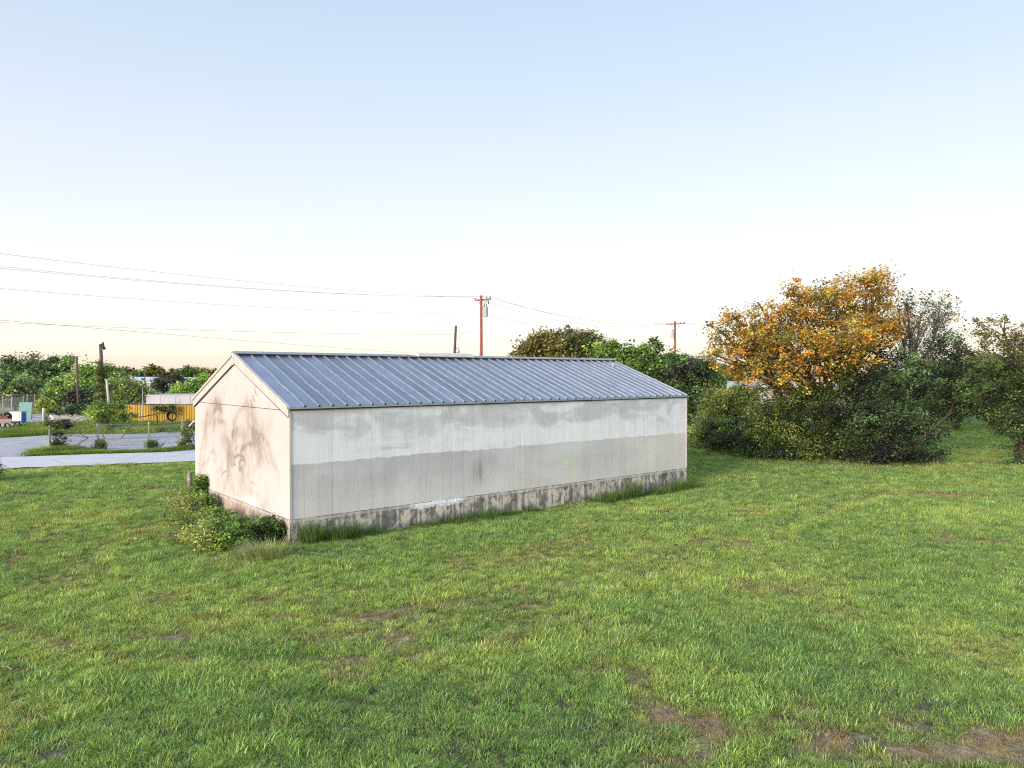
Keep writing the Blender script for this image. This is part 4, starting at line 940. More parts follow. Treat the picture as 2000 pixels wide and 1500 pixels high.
# ------------------------------------------------------------------ grass tussocks as things (tall blades)
def blades(n, hgt, spread, lean, rg, width=.006, seg=3, cols=None, splay=.5):
    """joined arching blades around the origin; returns verts, faces(tri/quads as quads), colours"""
    ang_ = rg.uniform(0, 2 * np.pi, n); r0 = spread * np.sqrt(rg.random(n)) * .5
    bx, by = r0 * np.cos(ang_), r0 * np.sin(ang_); dr = ang_ + rg.normal(size=n) * .7
    h = hgt * rg.uniform(.5, 1.15, n); out = h * splay * rg.uniform(.2, 1.3, n)
    side = np.stack([-np.sin(dr + rg.normal(size=n) * .5), np.cos(dr), np.zeros(n)], 1); w = width * rg.uniform(.7, 1.4, n)
    V_ = []
    for k in range(seg + 1):
        t = k / seg; x = bx + np.cos(dr) * out * t ** 1.8 + lean[0] * h * t * t; y = by + np.sin(dr) * out * t ** 1.8 + lean[1] * h * t * t
        z = h * (t - .28 * t * t * (out / h)); ww = (w * (1 - t * .85) * .5)[:, None]; p = np.stack([x, y, z], 1)
        V_ += [p - side * ww, p + side * ww]
    V_ = np.stack(V_, 1); m_ = V_.shape[1]; idx = np.arange(n)[:, None, None] * m_ + np.arange(seg)[None, :, None] * 2 + np.array([0, 1, 3, 2])[None, None]
    col = (cols[rg.integers(0, len(cols), n)] if cols is not None else np.ones((n, 3))) * rg.uniform(.75, 1.2, (n, 1))
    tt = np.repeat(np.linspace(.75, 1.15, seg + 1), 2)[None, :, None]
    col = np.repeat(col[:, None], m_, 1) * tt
    return V_.reshape(-1, 3), idx.reshape(-1, 4), col.reshape(-1, 3)
def tussock(label, at, hgt, spread, n, cols, lean=(0, 0), seed=0, width=.012, splay=.5, group='tussocks at the foot of the shed'):
    rg = np.random.default_rng(seed); at = np.asarray(at, float)
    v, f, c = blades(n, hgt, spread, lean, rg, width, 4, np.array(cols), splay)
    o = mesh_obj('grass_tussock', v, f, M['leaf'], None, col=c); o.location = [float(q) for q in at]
    tag(o, label, 'grass tussock', group)
TG = [(.12, .22, .055), (.075, .15, .04), (.17, .28, .07)]
TP = [(.28, .42, .1), (.22, .36, .09), (.5, .48, .30), (.36, .42, .16), (.2, .3, .08), (.6, .56, .38)]
def wpt(x, y): return shed_pt(x, y)
T = [('pale seeding grass fountain leaning in front of the near corner', -1.25, .75, .48, 1.1, 620, TP, (-.15, -.25), .7),
     ('shorter pale dry grass fan left of the seeding fountain', -1.3, 1.9, .32, .8, 300, TP, (-.2, -.2), .9),
     ('dark green tussock hugging the right side of the near corner', .5, -.3, .6, .7, 420, TG, (0, -.1), .5),
     ('wide dark green tussock under the first panels of the long wall', 1.25, -.3, .5, 1.0, 520, TG, (0, -.1), .6),
     ('low dark tussock tapering off along the long wall footing', 2.1, -.3, .34, .9, 320, TG, (0, -.1), .7),
     ('low tussock under the white paint spill, left part', 4.1, -.22, .26, .9, 240, TG, (0, -.1), .7),
     ('low tussock under the white paint spill, right part', 5.1, -.22, .34, 1.0, 300, TG, (0, -.1), .7),
     ('leafy tussock right after the white paint spill', 6.2, -.25, .42, 1.1, 380, TG, (0, -.1), .7),
     ('low tussock left of the footing middle', 7.3, -.22, .28, .8, 220, TG, (0, -.1), .7),
     ('small round tussock at the footing middle', 8.4, -.2, .24, .6, 160, TG, (0, -.1), .7),
     ('bushy tussock where the footing turns grey', 11.6, -.35, .36, 1.2, 460, TG, (0, -.1), .7),
     ('tall bushy tussock left of the spiky one', 12.5, -.35, .45, 1.1, 460, TG, (0, -.1), .6),
     ('spiky upright tussock near the far end of the footing', 13.6, -.25, .65, .7, 420, TG + [(.2, .24, .08)], (0, 0), .35),
     ('broad tussock between the spiky one and the far corner', 14.8, -.28, .36, 1.3, 460, TG, (0, -.1), .6),
     ('spiky tussock at the far corner of the footing', 16.2, -.28, .58, 1.0, 460, TG + [(.2, .24, .08)], (.1, 0), .5),
     ('low tussock just past the far corner', 17.3, -.3, .32, .8, 200, TG, (0, 0), .7)]
for i, (lb, x, y, h_, s_, n_, cs, ln, sp_) in enumerate(T): tussock(lb, wpt(x, y) if i > 1 else G(*((522, 1090), (490, 1086))[i]), h_, s_, n_, cs, ln, 200 + i, .013, sp_)

# ------------------------------------------------------------------ lawn grass: instanced tufts (one object of countless blades)
def make_tufts():
    col = bpy.data.collections.new('tuft_sources'); rg = np.random.default_rng(31)
    for i in range(8):
        n = [16, 20, 14, 18, 22, 15, 12, 18][i]; h_ = [.075, .06, .095, .07, .055, .085, .12, .065][i]
        cols = np.array([(1, 1, 1), (1.2, 1.12, .9), (.6, .7, .7), (1.45, 1.25, 1.6), (1, 1, 1), (.8, .88, .75), (1.5, 1.2, 1.2)])
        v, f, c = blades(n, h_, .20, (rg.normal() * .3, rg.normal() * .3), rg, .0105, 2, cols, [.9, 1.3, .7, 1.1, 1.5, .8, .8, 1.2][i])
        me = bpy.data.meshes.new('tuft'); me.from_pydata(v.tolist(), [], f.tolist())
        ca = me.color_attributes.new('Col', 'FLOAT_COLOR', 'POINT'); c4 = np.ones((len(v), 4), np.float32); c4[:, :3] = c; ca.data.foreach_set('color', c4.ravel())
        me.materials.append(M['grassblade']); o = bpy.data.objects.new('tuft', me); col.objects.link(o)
    return col
tufts = make_tufts()
def scatter(name, pts, rotz, scl, tint, label):
    me = bpy.data.meshes.new(name); me.vertices.add(len(pts)); me.vertices.foreach_set('co', pts.astype(np.float32).ravel())
    for nm, typ, arr in (('rotz', 'FLOAT', rotz), ('scl', 'FLOAT', scl)):
        a = me.attributes.new(nm, typ, 'POINT'); a.data.foreach_set('value', arr.astype(np.float32))
    a = me.attributes.new('tint', 'FLOAT_COLOR', 'POINT'); c4 = np.ones((len(pts), 4), np.float32); c4[:, :3] = tint; a.data.foreach_set('color', c4.ravel())
    o = bpy.data.objects.new(name, me); sc.collection.objects.link(o)
    ng = bpy.data.node_groups.new(name + '_scatter', 'GeometryNodeTree')
    ng.interface.new_socket('Geometry', in_out='INPUT', socket_type='NodeSocketGeometry'); ng.interface.new_socket('Geometry', in_out='OUTPUT', socket_type='NodeSocketGeometry')
    gi = ng.nodes.new('NodeGroupInput'); go = ng.nodes.new('NodeGroupOutput'); ci = ng.nodes.new('GeometryNodeCollectionInfo')
    ci.inputs['Collection'].default_value = tufts; ci.inputs['Separate Children'].default_value = True; ci.inputs['Reset Children'].default_value = True
    mp = ng.nodes.new('GeometryNodeMeshToPoints'); ip = ng.nodes.new('GeometryNodeInstanceOnPoints'); ip.inputs['Pick Instance'].default_value = True
    ar = ng.nodes.new('GeometryNodeInputNamedAttribute'); ar.data_type = 'FLOAT'; ar.inputs['Name'].default_value = 'rotz'
    as_ = ng.nodes.new('GeometryNodeInputNamedAttribute'); as_.data_type = 'FLOAT'; as_.inputs['Name'].default_value = 'scl'
    cx = ng.nodes.new('ShaderNodeCombineXYZ'); l = ng.links.new
    l(ar.outputs['Attribute'], cx.inputs['Z']); l(gi.outputs[0], mp.inputs[0]); l(mp.outputs[0], ip.inputs['Points']); l(ci.outputs[0], ip.inputs['Instance'])
    l(cx.outputs[0], ip.inputs['Rotation']); l(as_.outputs['Attribute'], ip.inputs['Scale']); l(ip.outputs[0], go.inputs[0])
    md = o.modifiers.new('scatter', 'NODES'); md.node_group = ng
    me.materials.append(M['grassblade'])
    tag(o, label, 'grass', kind='stuff'); return o
def lawn():
    rg = np.random.default_rng(77); P_ = []
    for d0, d1, dens in ((5, 10, 400), (10, 15, 320), (15, 22, 210), (22, 32, 125), (32, 46, 60), (46, 70, 18)):
        area = (d1 - d0) * (1.9 * (d0 + d1) / 2 + 6); n = int(area * dens); y = rg.uniform(d0, d1, n * 1)
        x = rg.uniform(-1, 1, n) * (.85 * y + 3); P_.append(np.stack([x, y], 1))
    p = np.concatenate(P_); x, y = p[:, 0], p[:, 1]
    ry = np.interp(x, ROADC[:, 0], ROADC[:, 1]); dist = seg_dist(x, y, [q for q in ROADC[::4]])
    edge = 2.95 + (fbm(x * 1.1, y * 1.1, 3) - .5) * .7
    keep = (dist > edge) & ~((y > ry) & (x < 0))
    lx = (x - C0[0]) * U[0] + (y - C0[1]) * U[1]; ly = (x - C0[0]) * V[0] + (y - C0[1]) * V[1]
    keep &= ~((lx > -.04) & (lx < LEN + .04) & (ly > -.04) & (ly < WID + .04))
    x, y, lx, ly = x[keep], y[keep], lx[keep], ly[keep]
    c, straw, soil = grass_tint(x, y)
    n4 = fbm(x * 3.3 + 5, y * 3.3, 3); n1 = fbm(x * .7, y * .7, 3)
    k = rg.random(len(x)) > np.clip(soil * .7 + straw * .25, 0, .85)
    x, y, c, straw, soil, n4, n1 = [q[k] for q in (x, y, c, straw, soil, n4, n1)]
    near = sm(y, 14, 9)
    t_ = (x - C0[0]) * U[0] + (y - C0[1]) * U[1]; w_ = (x - C0[0]) * V[0] + (y - C0[1]) * V[1]
    near_shed = np.exp(-(np.hypot(np.maximum(np.maximum(-t_, t_ - LEN), 0), np.maximum(np.maximum(-w_, w_ - WID), 0)) / 1.0) ** 2)
    s = (.42 + .85 * n4 + .9 * sm(n1, .5, .7) * .45) * (1 - .45 * near_shed) * rg.uniform(.75, 1.3, len(x)) * (1 - .05 * near) * (1 + .018 * np.maximum(y - 14, 0)) * (1 - .35 * np.clip(straw, 0, 1))
    c = c * rg.uniform(.45, 1.5, (len(x), 1)) * (1 + rg.normal(size=(len(x), 3)) * .08)
    dry = rg.random(len(x)) < .045; c[dry] = np.array([.33, .30, .15]) * rg.uniform(.7, 1.2, (dry.sum(), 1))
    z = gz(x, y) + (fbm(x * .8, y * .8) - .5) * .07 * sm(y, 36, 28) - .012
    scatter('lawn_grass', np.stack([x, y, z], 1), rg.uniform(0, 6.28, len(x)), s, np.clip(c, .01, .8), 'mown green lawn grass around the shed')
    # verge and banks in the yard
    pts = []; 
    def along(path, half, n, h0):
        path = np.array([q[:2] for q in path]); t = rg.random(n) * (len(path) - 1); i = t.astype(int); f = (t - i)[:, None]
        q = path[i] * (1 - f) + path[np.minimum(i + 1, len(path) - 1)] * f + rg.normal(size=(n, 2)) * half * .5
        pts.append(np.concatenate([q, np.full((n, 1), h0)], 1))
    along([G(15, 854), G(60, 850), G(110, 848)], .5, 1500, 2.6)
    along([G(45, 848), G(100, 842), G(190, 843), G(290, 842), G(390, 835)], 2.0, 11000, 4.2)
    along([G(70, 836), G(150, 834), G(230, 838), G(330, 832)], 1.8, 6500, 5.0)
    along([G(60, 893), G(120, 888), G(200, 886), G(300, 883), G(390, 874)], .55, 6000, 2.2)
    along([G(90, 884), G(115, 880), G(140, 882)], .8, 1600, 3.2)
    along([G(20, 808), G(120, 803), G(240, 804)], 4.0, 3000, 2.5)
    along([G(230, 826), G(300, 828), G(390, 826)], 1.8, 4500, 4.5)
    q = np.concatenate(pts); x, y = q[:, 0], q[:, 1]; n5 = fbm(x * .6, y * .6, 3)
    c = np.array([.19, .32, .07])[None] * (1 - sm(n5, .45, .65)[:, None]) + np.array([.36, .48, .09])[None] * sm(n5, .45, .65)[:, None]
    c = c * rg.uniform(.6, 1.3, (len(x), 1)); dist = seg_dist(x, y, [w for w in ROADC[::4]]); k = dist > 2.9
    scatter('yard_grass', np.stack([x, y, gz(x, y)], 1)[k], rg.uniform(0, 6.28, k.sum()), (q[:, 2] * rg.uniform(.5, 1.2, len(x)))[k], np.clip(c, .01, .8)[k], 'long uncut grass growing in banks across the gravel yard')
lawn()
# a bent dry stalk lying on the lawn
g = G(15, 1311); m = MB(); m.tube([(-.12, .05, .05), (0, 0, .07), (.10, -.06, .05)], .008, 5)
o = m.build('dry_stalk', M['weathered_wood']); o.location = [float(q) for q in g]; tag(o, 'pale dry stalk lying on the grass at the left edge', 'stalk')
g = G(265, 1055)
def rock(at, r, label, seed, mt='paleconc'):
    rg = np.random.default_rng(seed); m = MB(); n = 8; vs = [(0, 0, r * .7)]
    for k, (rr, zz) in enumerate(((.6, .55), (1, .15), (.9, -.2))):
        for j in range(n): 
            a = 2 * math.pi * j / n + k * .3; q = r * rr * rg.uniform(.8, 1.15); vs.append((q * math.cos(a), q * math.sin(a) * .8, r * zz))
    fs = [(0, 1 + j, 1 + (j + 1) % n) for j in range(n)] + [(1 + k * n + j, 1 + (k + 1) * n + j, 1 + (k + 1) * n + (j + 1) % n, 1 + k * n + (j + 1) % n) for k in range(2) for j in range(n)]
    m.add(vs, fs); o = m.build('stone', M[mt]); o.location = [float(v) for v in at]; tag(o, label, 'stone')
rock(g + [0, 0, .03], .07, 'small pale stone lying in the lawn left of the ivy', 3)

# ------------------------------------------------------------------ poles and wires
def insul(root, p, up=.16):
    m = MB(); m.lathe(p, [(.02, 0), (.02, .04), (.05, .06), (.055, .10), (.03, .12), (.045, .15), (.02, up)], 8); return m.build('insulator', M['dark'], root, smooth=True)
def power_pole(px, d, ztop, label, arm_len, arm_dir, transformer=None, lean=0.0, r=.15, tilt=0.0):
    b = gp(px, d); root = empty('power_pole', b, label, 'power pole', 'power poles with crossarms'); h = ztop - b[2]
    MB().tube([(lean * -h, 0, -.2), (0, 0, h * .5), (lean * h * .1, 0, h)], [r, r * .85, r * .68], 10).build('pole', M['pole'], root, smooth=True)
    ax = Vector((math.cos(arm_dir), math.sin(arm_dir), tilt)).normalized(); za = h - .35
    yy = -r * .9 * 1.0
    nrm = Vector((math.sin(arm_dir), -math.cos(arm_dir), 0))
    c = Vector((0, 0, za)) + nrm * (r * .72 + .055)
    m = MB(); m.box(c, (arm_len, .10, .13), rz=arm_dir, ry=-math.atan(tilt)); m.build('crossarm', M['pole'], root)
    tips = []
    for k in (-.48, -.26, .48):
        p = c + ax * arm_len * k; insul(root, (p.x, p.y, p.z + .06)); tips.append(np.array(b) + np.array([p.x, p.y, p.z + .22]))
    for sgn in (-1, 1):
        e = c + ax * arm_len * .26 * sgn - nrm * .0; m = MB(); m.tube([(e.x, e.y, e.z - .05), (nrm.x * r * .8, nrm.y * r * .8, za - .75)], .02, 5); m.build('brace', M['dark'], root)
    if transformer:
        sx, zt = transformer; cx_ = Vector((sx, -.12, zt - b[2]))
        m = MB(); m.lathe(cx_, [(.19, 0), (.20, .02), (.20, .72), (.21, .74), (.21, .78), (.14, .84)], 14); m.build('transformer', M['transformer'], root, smooth=True)
        for dx in (-.08, .08): MB().lathe(cx_ + Vector((dx, 0, .82)), [(.025, 0), (.04, .05), (.025, .1), (.04, .15), (.02, .3)], 8).build('bushing', M['dark'], root)
        for dz in (.18, .6): MB().box((sx * .5, -.05, zt - b[2] + dz), (abs(sx) * .9, .05, .04)).build('bracket', M['dark'], root)
        cut = MB(); cut.tube([(sx + .25, -.1, h - .75), (sx + .2, -.1, h - .35)], .05, 6); cut.build('fuse_cutout', M['dark'], root)
        MB().tube([(sx + .2, -.1, h - .75), (sx + .14, -.1, h - 1.3), (sx + .08, -.12, zt - b[2] + 1.1)], .008, 4).build('jumper_wire', M['wire'], root)
    return root, tips, b
D1, D3 = 61.0, 90.0
zt1 = P(940, 577, D1)[2]; zt3 = P(1318, 627, D3)[2]
ad = math.atan2(-29, 22.6) + math.pi  # crossarm square to the line
ARM = R(-38)
_, tips1, b1 = power_pole(940, D1, zt1, 'tall red brown power pole with crossarm and grey transformer behind the ridge', 1.75, R(-40) + math.pi, (.36, P(948, 619, D1)[2]), r=.16, tilt=-.0, lean=-.006)
_, tips3, b3 = power_pole(1318, D3, zt3, 'second red brown power pole farther right above the green trees', 2.5, R(-40) + math.pi, (-.28, P(1314, 661, D3)[2]), r=.17)
def wire(label, pts, sag=0.0, r=.010, n=24, grp='overhead wires'):
    m = MB(); out = []
    for a, b in zip(pts[:-1], pts[1:]):
        a = np.array(a, float); b = np.array(b, float)
        for k in range(n):
            t = k / n; q = a + (b - a) * t; q[2] -= sag * 4 * t * (1 - t); out.append(q)
    out.append(np.array(pts[-1], float)); o0 = out[0]
    m.tube([q - o0 for q in out], r, 4, cap=False); o = m.build('overhead_wire', M['wire']); o.location = [float(v) for v in o0]
    tag(o, label, 'wire', grp); return o
dirL = np.array([-22.6, -29.0]); dirL /= np.linalg.norm(dirL)
def left_pt(px, py, frac=None):     # point of the pole line (seen at px) at the height of pixel py
    k = (px - 1000) / F; t = (b1[0] - k * b1[1]) / (k * dirL[1] - dirL[0]); q = b1[:2] + dirL * t
    return P(px, py, q[1])
WL = [(-120, 480, tips1[2], 'topmost wire running from the tall pole to the upper left edge', .35),
      (-120, 508, tips1[1], 'second wire from the top, left of the tall pole', .45),
      (-120, 512, tips1[0], 'third wire, closely below the second, left of the tall pole', .45),
      (-120, 553, P(938, 613, D1), 'single middle wire left of the tall pole at transformer height', .35)]
for px, py, e, lb, sg in WL: wire(lb, [left_pt(px, py), e], sg, .0065)
b2 = gp(889, 58); pole2 = empty('light_pole', b2, 'short brown pole with a lamp, left of the tall power pole', 'light pole')
z2 = P(889, 636, 58)[2] - b2[2]
MB().tube([(-.35, 0, -.2), (-.1, 0, z2 * .6), (0.06, 0, z2)], [.15, .12, .09], 9).build('pole', M['pole_dark'], pole2, smooth=True)
lz = P(893, 684, 58)[2] - b2[2]
MB().lathe((.22, -.12, lz - .22), [(.10, 0), (.15, .04), (.16, .2), (.08, .26), (.07, .42), (.03, .46)], 12).build('lamp_head', M['transformer'], pole2, smooth=True)
MB().tube([(-.02, 0, lz + .1), (.15, -.1, lz + .16)], .03, 6).build('bracket', M['dark'], pole2)
wire('lower wire from the left edge to the short lamp pole', [P(-150, 622, 45), P(889, 653, 58)], .25)
wire('short slack wire between the lamp pole and the tall pole', [P(891, 645, 58), P(939, 649, D1)], .15, .007)
wire('fine dropping wire from the tall pole to the lamp pole', [P(939, 630, D1), P(893, 645, 58)], .5, .007)
wire('thin stay wire slanting down right of the lamp pole', [P(892, 648, 58), P(931, 697, 66)], 0, .007)
wire('lowest long wire crossing just above the shed roof', [P(-150, 612, 30), P(860, 693, 75), P(1100, 703, 96)], .1, .008)
for (a, b, lb, sg) in [(tips1[2], tips3[2], 'top wire between the two crossarm poles', 1.3), (tips1[1], tips3[1], 'middle wire between the two crossarm poles', 1.0), (tips1[0], tips3[0], 'lower of the three wires between the two crossarm poles', 1.2),
                   (P(950, 616, D1), P(1312, 657, D3), 'wire from the transformer to the second pole', .6), (P(942, 651, D1), P(1050, 672, 88), 'low wire running right from the tall pole into the trees', .2)]:
    wire(lb, [a, b], sg)
wire('upper wire leaving the second pole into the orange tree', [tips3[2], P(1420, 636, 104)], .1)
wire('lower wire leaving the second pole into the orange tree', [tips3[1], P(1420, 642, 104)], .1)
wire('slanting service wire right of the second pole', [P(1320, 664, D3), P(1395, 682, 96)], .1, .007)
wire('nearly level service wire right of the second pole', [P(1320, 681, D3), P(1400, 679, 98)], .1, .009)
# small objects behind the ridge
bl = gp(934, 64); lr = empty('yard_lamp', bl, 'white yard lamp on a thin post peeping over the ridge', 'lamp'); hz = P(934, 690, 64)[2] - bl[2]
MB().tube([(0, 0, -.1), (0, 0, hz - .4)], .035, 6).build('post', M['dark'], lr); MB().lathe((0, 0, hz - .45), [(.16, 0), (.2, .06), (.12, .3), (.05, .36), (.04, .5), (.07, .55), (.02, .65)], 12).build('lamp_head', M['white'], lr, smooth=True)
bl = gp(866, 50); o = MB().lathe((0, 0, 0), [(.06, -.1), (.06, P(866, 694, 50)[2] - bl[2]), (.09, P(866, 694, 50)[2] - bl[2] + .02), (.09, P(866, 692, 50)[2] - bl[2])], 8).build('vent_stack', M['dark']); o.location = bl.tolist(); tag(o, 'short dark pipe peeping over the ridge left of the lamp pole', 'pipe')

# left hand poles
def wood_pole(px, d, ytop, label, lamp=False, cross=0, r=.13, mt='pole_dark', lean=0, cat='pole', name='wooden_pole', ybot=None):
    b = gp(px, d); root = empty(name, b, label, cat); h = P(px, ytop, d)[2] - b[2]
    MB().tube([(-lean, 0, -.2), (-lean * .4, 0, h * .5), (0, 0, h)], [r, r * .9, r * .75], 9).build('pole', M[mt], root, smooth=True)
    if lamp:
        MB().tube([(0, 0, h - .1), (.12, -.05, h + .05), (.26, -.1, h + .02)], .03, 6).build('bracket', M['dark'], root)
        MB().lathe((.28, -.1, h - .42), [(.19, 0), (.20, .05), (.12, .2), (.08, .3), (.08, .5), (.04, .58)], 12).build('lamp_head', M['dark'], root, smooth=True)
        MB().lathe((.28, -.1, h - .50), [(.06, 0), (.14, .04), (.16, .078)], 12).build('lamp_glass', M['glass'], root, smooth=True)
    if cross:
        MB().box((0, -.16, h - .15), (cross, .1, .12)).build('crossarm', M[mt], root)
        for k in (-.45, .45): MB().lathe((cross * k, -.16, h - .09), [(.03, 0), (.06, .08), (.02, .18)], 7).build('insulator', M['dark'], root)
    return root
wood_pole(197, 62, 672, 'leaning dark pole with a hooded lamp at its top, vines below', True, 0, .17, lean=-.35, cat='light pole', name='light_pole')
wood_pole(150, 75, 696, 'bare wooden pole left of the lamp pole, pale below', False, 0, .13, 'pole_dark', lean=-.2)
wood_pole(180, 135, 706, 'distant pole with a straight crossarm between the two nearer poles', False, 1.9, .13, 'pole_dark')
wood_pole(283, 150, 715, 'tiny distant pole above the far white roof', False, .9, .12, 'pole_dark')
wood_pole(208, 60, 741, 'pale leaning post right of the lamp pole', False, 0, .11, 'pole_pale', lean=-.45, cat='post', name='leaning_post')
wood_pole(278, 62, 757, 'thin pale upright pipe in front of the yellow fence', False, 0, .035, 'pole_pale', cat='post', name='pipe_post')
wood_pole(1372, 88, 690, 'thin pinkish pole between the dark tree and the orange tree', False, 0, .12, 'pole_pale')
wood_pole(1407, 86, 680, 'slim pale pole rising into the left side of the orange crown', False, 0, .09, 'pole_pale')
wire('short rising wire to the lamp pole at the left', [P(138, 692, 80), P(195, 674, 62)], .1, .007)
b = gp(197, 61.8)
tree('climbing_vine', 'yellow green vine sleeve wrapped around the lamp pole', 'vine', b, [lobe(199, 735, 5, 22, 61.8, .35, w=150), lobe(197, 770, 8, 22, 61.8, .45, w=250), lobe(192, 715, 3, 10, 61.8, .2, w=30)], 60, 2600, .13, [(.09, .12, .035), (.05, .07, .03), (.14, .15, .04)], 90, .16, .04, twigs=10, leafname='foliage')

# ------------------------------------------------------------------ fences
def chain_mesh(m, a, b, z0, z1, pitch=.11, r=.0028):
    a = np.array(a[:2]); b = np.array(b[:2]); Ld = np.linalg.norm(b - a); dr = (b - a) / Ld; hh = z1 - z0
    za = float(gz(*a)); n = int(Ld / pitch)
    for s in (1, -1):
        for k in range(-int(hh / pitch), n + int(hh / pitch)):
            x0 = k * pitch; x1 = x0 + s * hh
            t0, t1 = 0.0, 1.0
            for lo in (0,):
                d = x1 - x0
                if d > 0: t0 = max(t0, (0 - x0) / d); t1 = min(t1, (Ld - x0) / d)
                else: t0 = max(t0, (Ld - x0) / d); t1 = min(t1, (0 - x0) / d)
            if t1 - t0 < .02: continue
            p = [np.append(a + dr * (x0 + d * t), za + z0 + hh * t) for t in (t0, t1)]
            nx_ = np.array([-dr[1], dr[0], 0]) * r
            sd = np.array([0, 0, r])
            m.add([p[0] - sd, p[0] + nx_, p[0] + sd, p[1] - sd, p[1] + nx_, p[1] + sd], [(0, 1, 4, 3), (1, 2, 5, 4), (2, 0, 3, 5)])
def fence(label, posts, h, rail=True, mesh=True, pr=.04, mt='pole_pale', pitch=.11):
    b = posts[0]; root = empty('chain_link_fence', b, label, 'fence')
    src = None
    for p in posts:
        if src is None:
            src = MB().lathe((0, 0, 0), [(pr, -.1), (pr, h), (pr * 1.3, h + .01), (pr * .8, h + .06), (.01, h + .075)], 8).build('post', M[mt], root, smooth=True); o = src
        else:
            o = src.copy(); sc.collection.objects.link(o); o.parent = root
        o.location = [float(v) for v in (np.array(p) - np.array(b))]; o.rotation_euler = (random.uniform(-.03, .03), random.uniform(-.04, .04), 0)
    m = MB()
    for p, q in zip(posts[:-1], posts[1:]):
        m2 = MB(); mid = (np.array(p) + np.array(q)) / 2 + [0, 0, h - .05]
        m2.tube([np.array(p) - b + [0, 0, h - .02], mid - b, np.array(q) - b + [0, 0, h - .02]], .016, 5); m2.build('top_rail_or_shade', M['galv'], root)
        if mesh: chain_mesh(m, np.array(p), np.array(q), .05, h - .06, pitch)
    if mesh:
        m.v = [(x - b[0], y - b[1], z - b[2]) for x, y, z in m.v]; m.build('wire_mesh', M['galv'], root, kind='stuff')
gate = [gp(-60, 41), gp(5, 42), gp(28, 42.5)]
fence('low chain link fence with pale posts along the far side of the road', [G(97, 877), G(190, 873), G(290, 868), G(356, 862), G(420, 857)], 1.36, pr=.055)
fence('long chain link fence at the back of the gravel yard', [gp(-90, 86), gp(-40, 87), gp(-10, 88), gp(22, 88), gp(52, 88), gp(69, 88), gp(118, 89), gp(165, 89), gp(215, 90)], 2.0, pr=.06, pitch=.25)
fence('chain link fence slanting down at the left edge of the yard', [gp(-60, 62), gp(5, 72), gp(22, 78), gp(46, 85)], 1.9, pr=.05, pitch=.2)

# yellow corrugated fence
def corrugated(name, label, cat, p0, p1, h, mt, wave=.3, amp=.045, sheets=8, cap=None):
    p0 = np.array(p0); p1 = np.array(p1); Ld = np.linalg.norm((p1 - p0)[:2]); a = math.atan2(p1[1] - p0[1], p1[0] - p0[0]); root = empty(name, p0, label, cat, rz=a)
    sl_ = Ld / sheets
    for s in range(sheets):
        n = int(sl_ / wave * 4); vs = []
        hh = h + random.uniform(-.02, .02)
        for k in range(n + 1):
            x = s * sl_ + .012 + (sl_ - .024) * k / n; y = amp * (1 if (k % 4) in (1, 2) else -1) * .5
            for yy, zz in ((y, -.1), (y, hh), (y + .03, hh), (y + .03, -.1)): vs.append((x, yy, zz))
        fs = [(k * 4 + q, k * 4 + (q + 1) % 4, (k + 1) * 4 + (q + 1) % 4, (k + 1) * 4 + q) for k in range(n) for q in range(4)] + [(3, 2, 1, 0), tuple(n * 4 + q for q in range(4))]
        MB().add(vs, [f[::-1] for f in fs]).build('metal_sheet', M[mt], root)
    if cap: MB().box((Ld / 2, 0, h + .05), (Ld + .04, .14, .07)).build('top_rail_or_shade', M[cap], root)  # dark bar drawn in for the shade along the top of the sheets
    for k in range(sheets + 1): MB().box((k * sl_, .10, h / 2), (.08, .08, h)).build('post', M['dark'], root)
    return root
corrugated('metal_fence', 'yellow corrugated metal fence left of the shed', 'fence', gp(215, 66), gp(400, 65), P(300, 788, 66)[2] + .0, 'yellow', .27, .06, 7, 'dark')
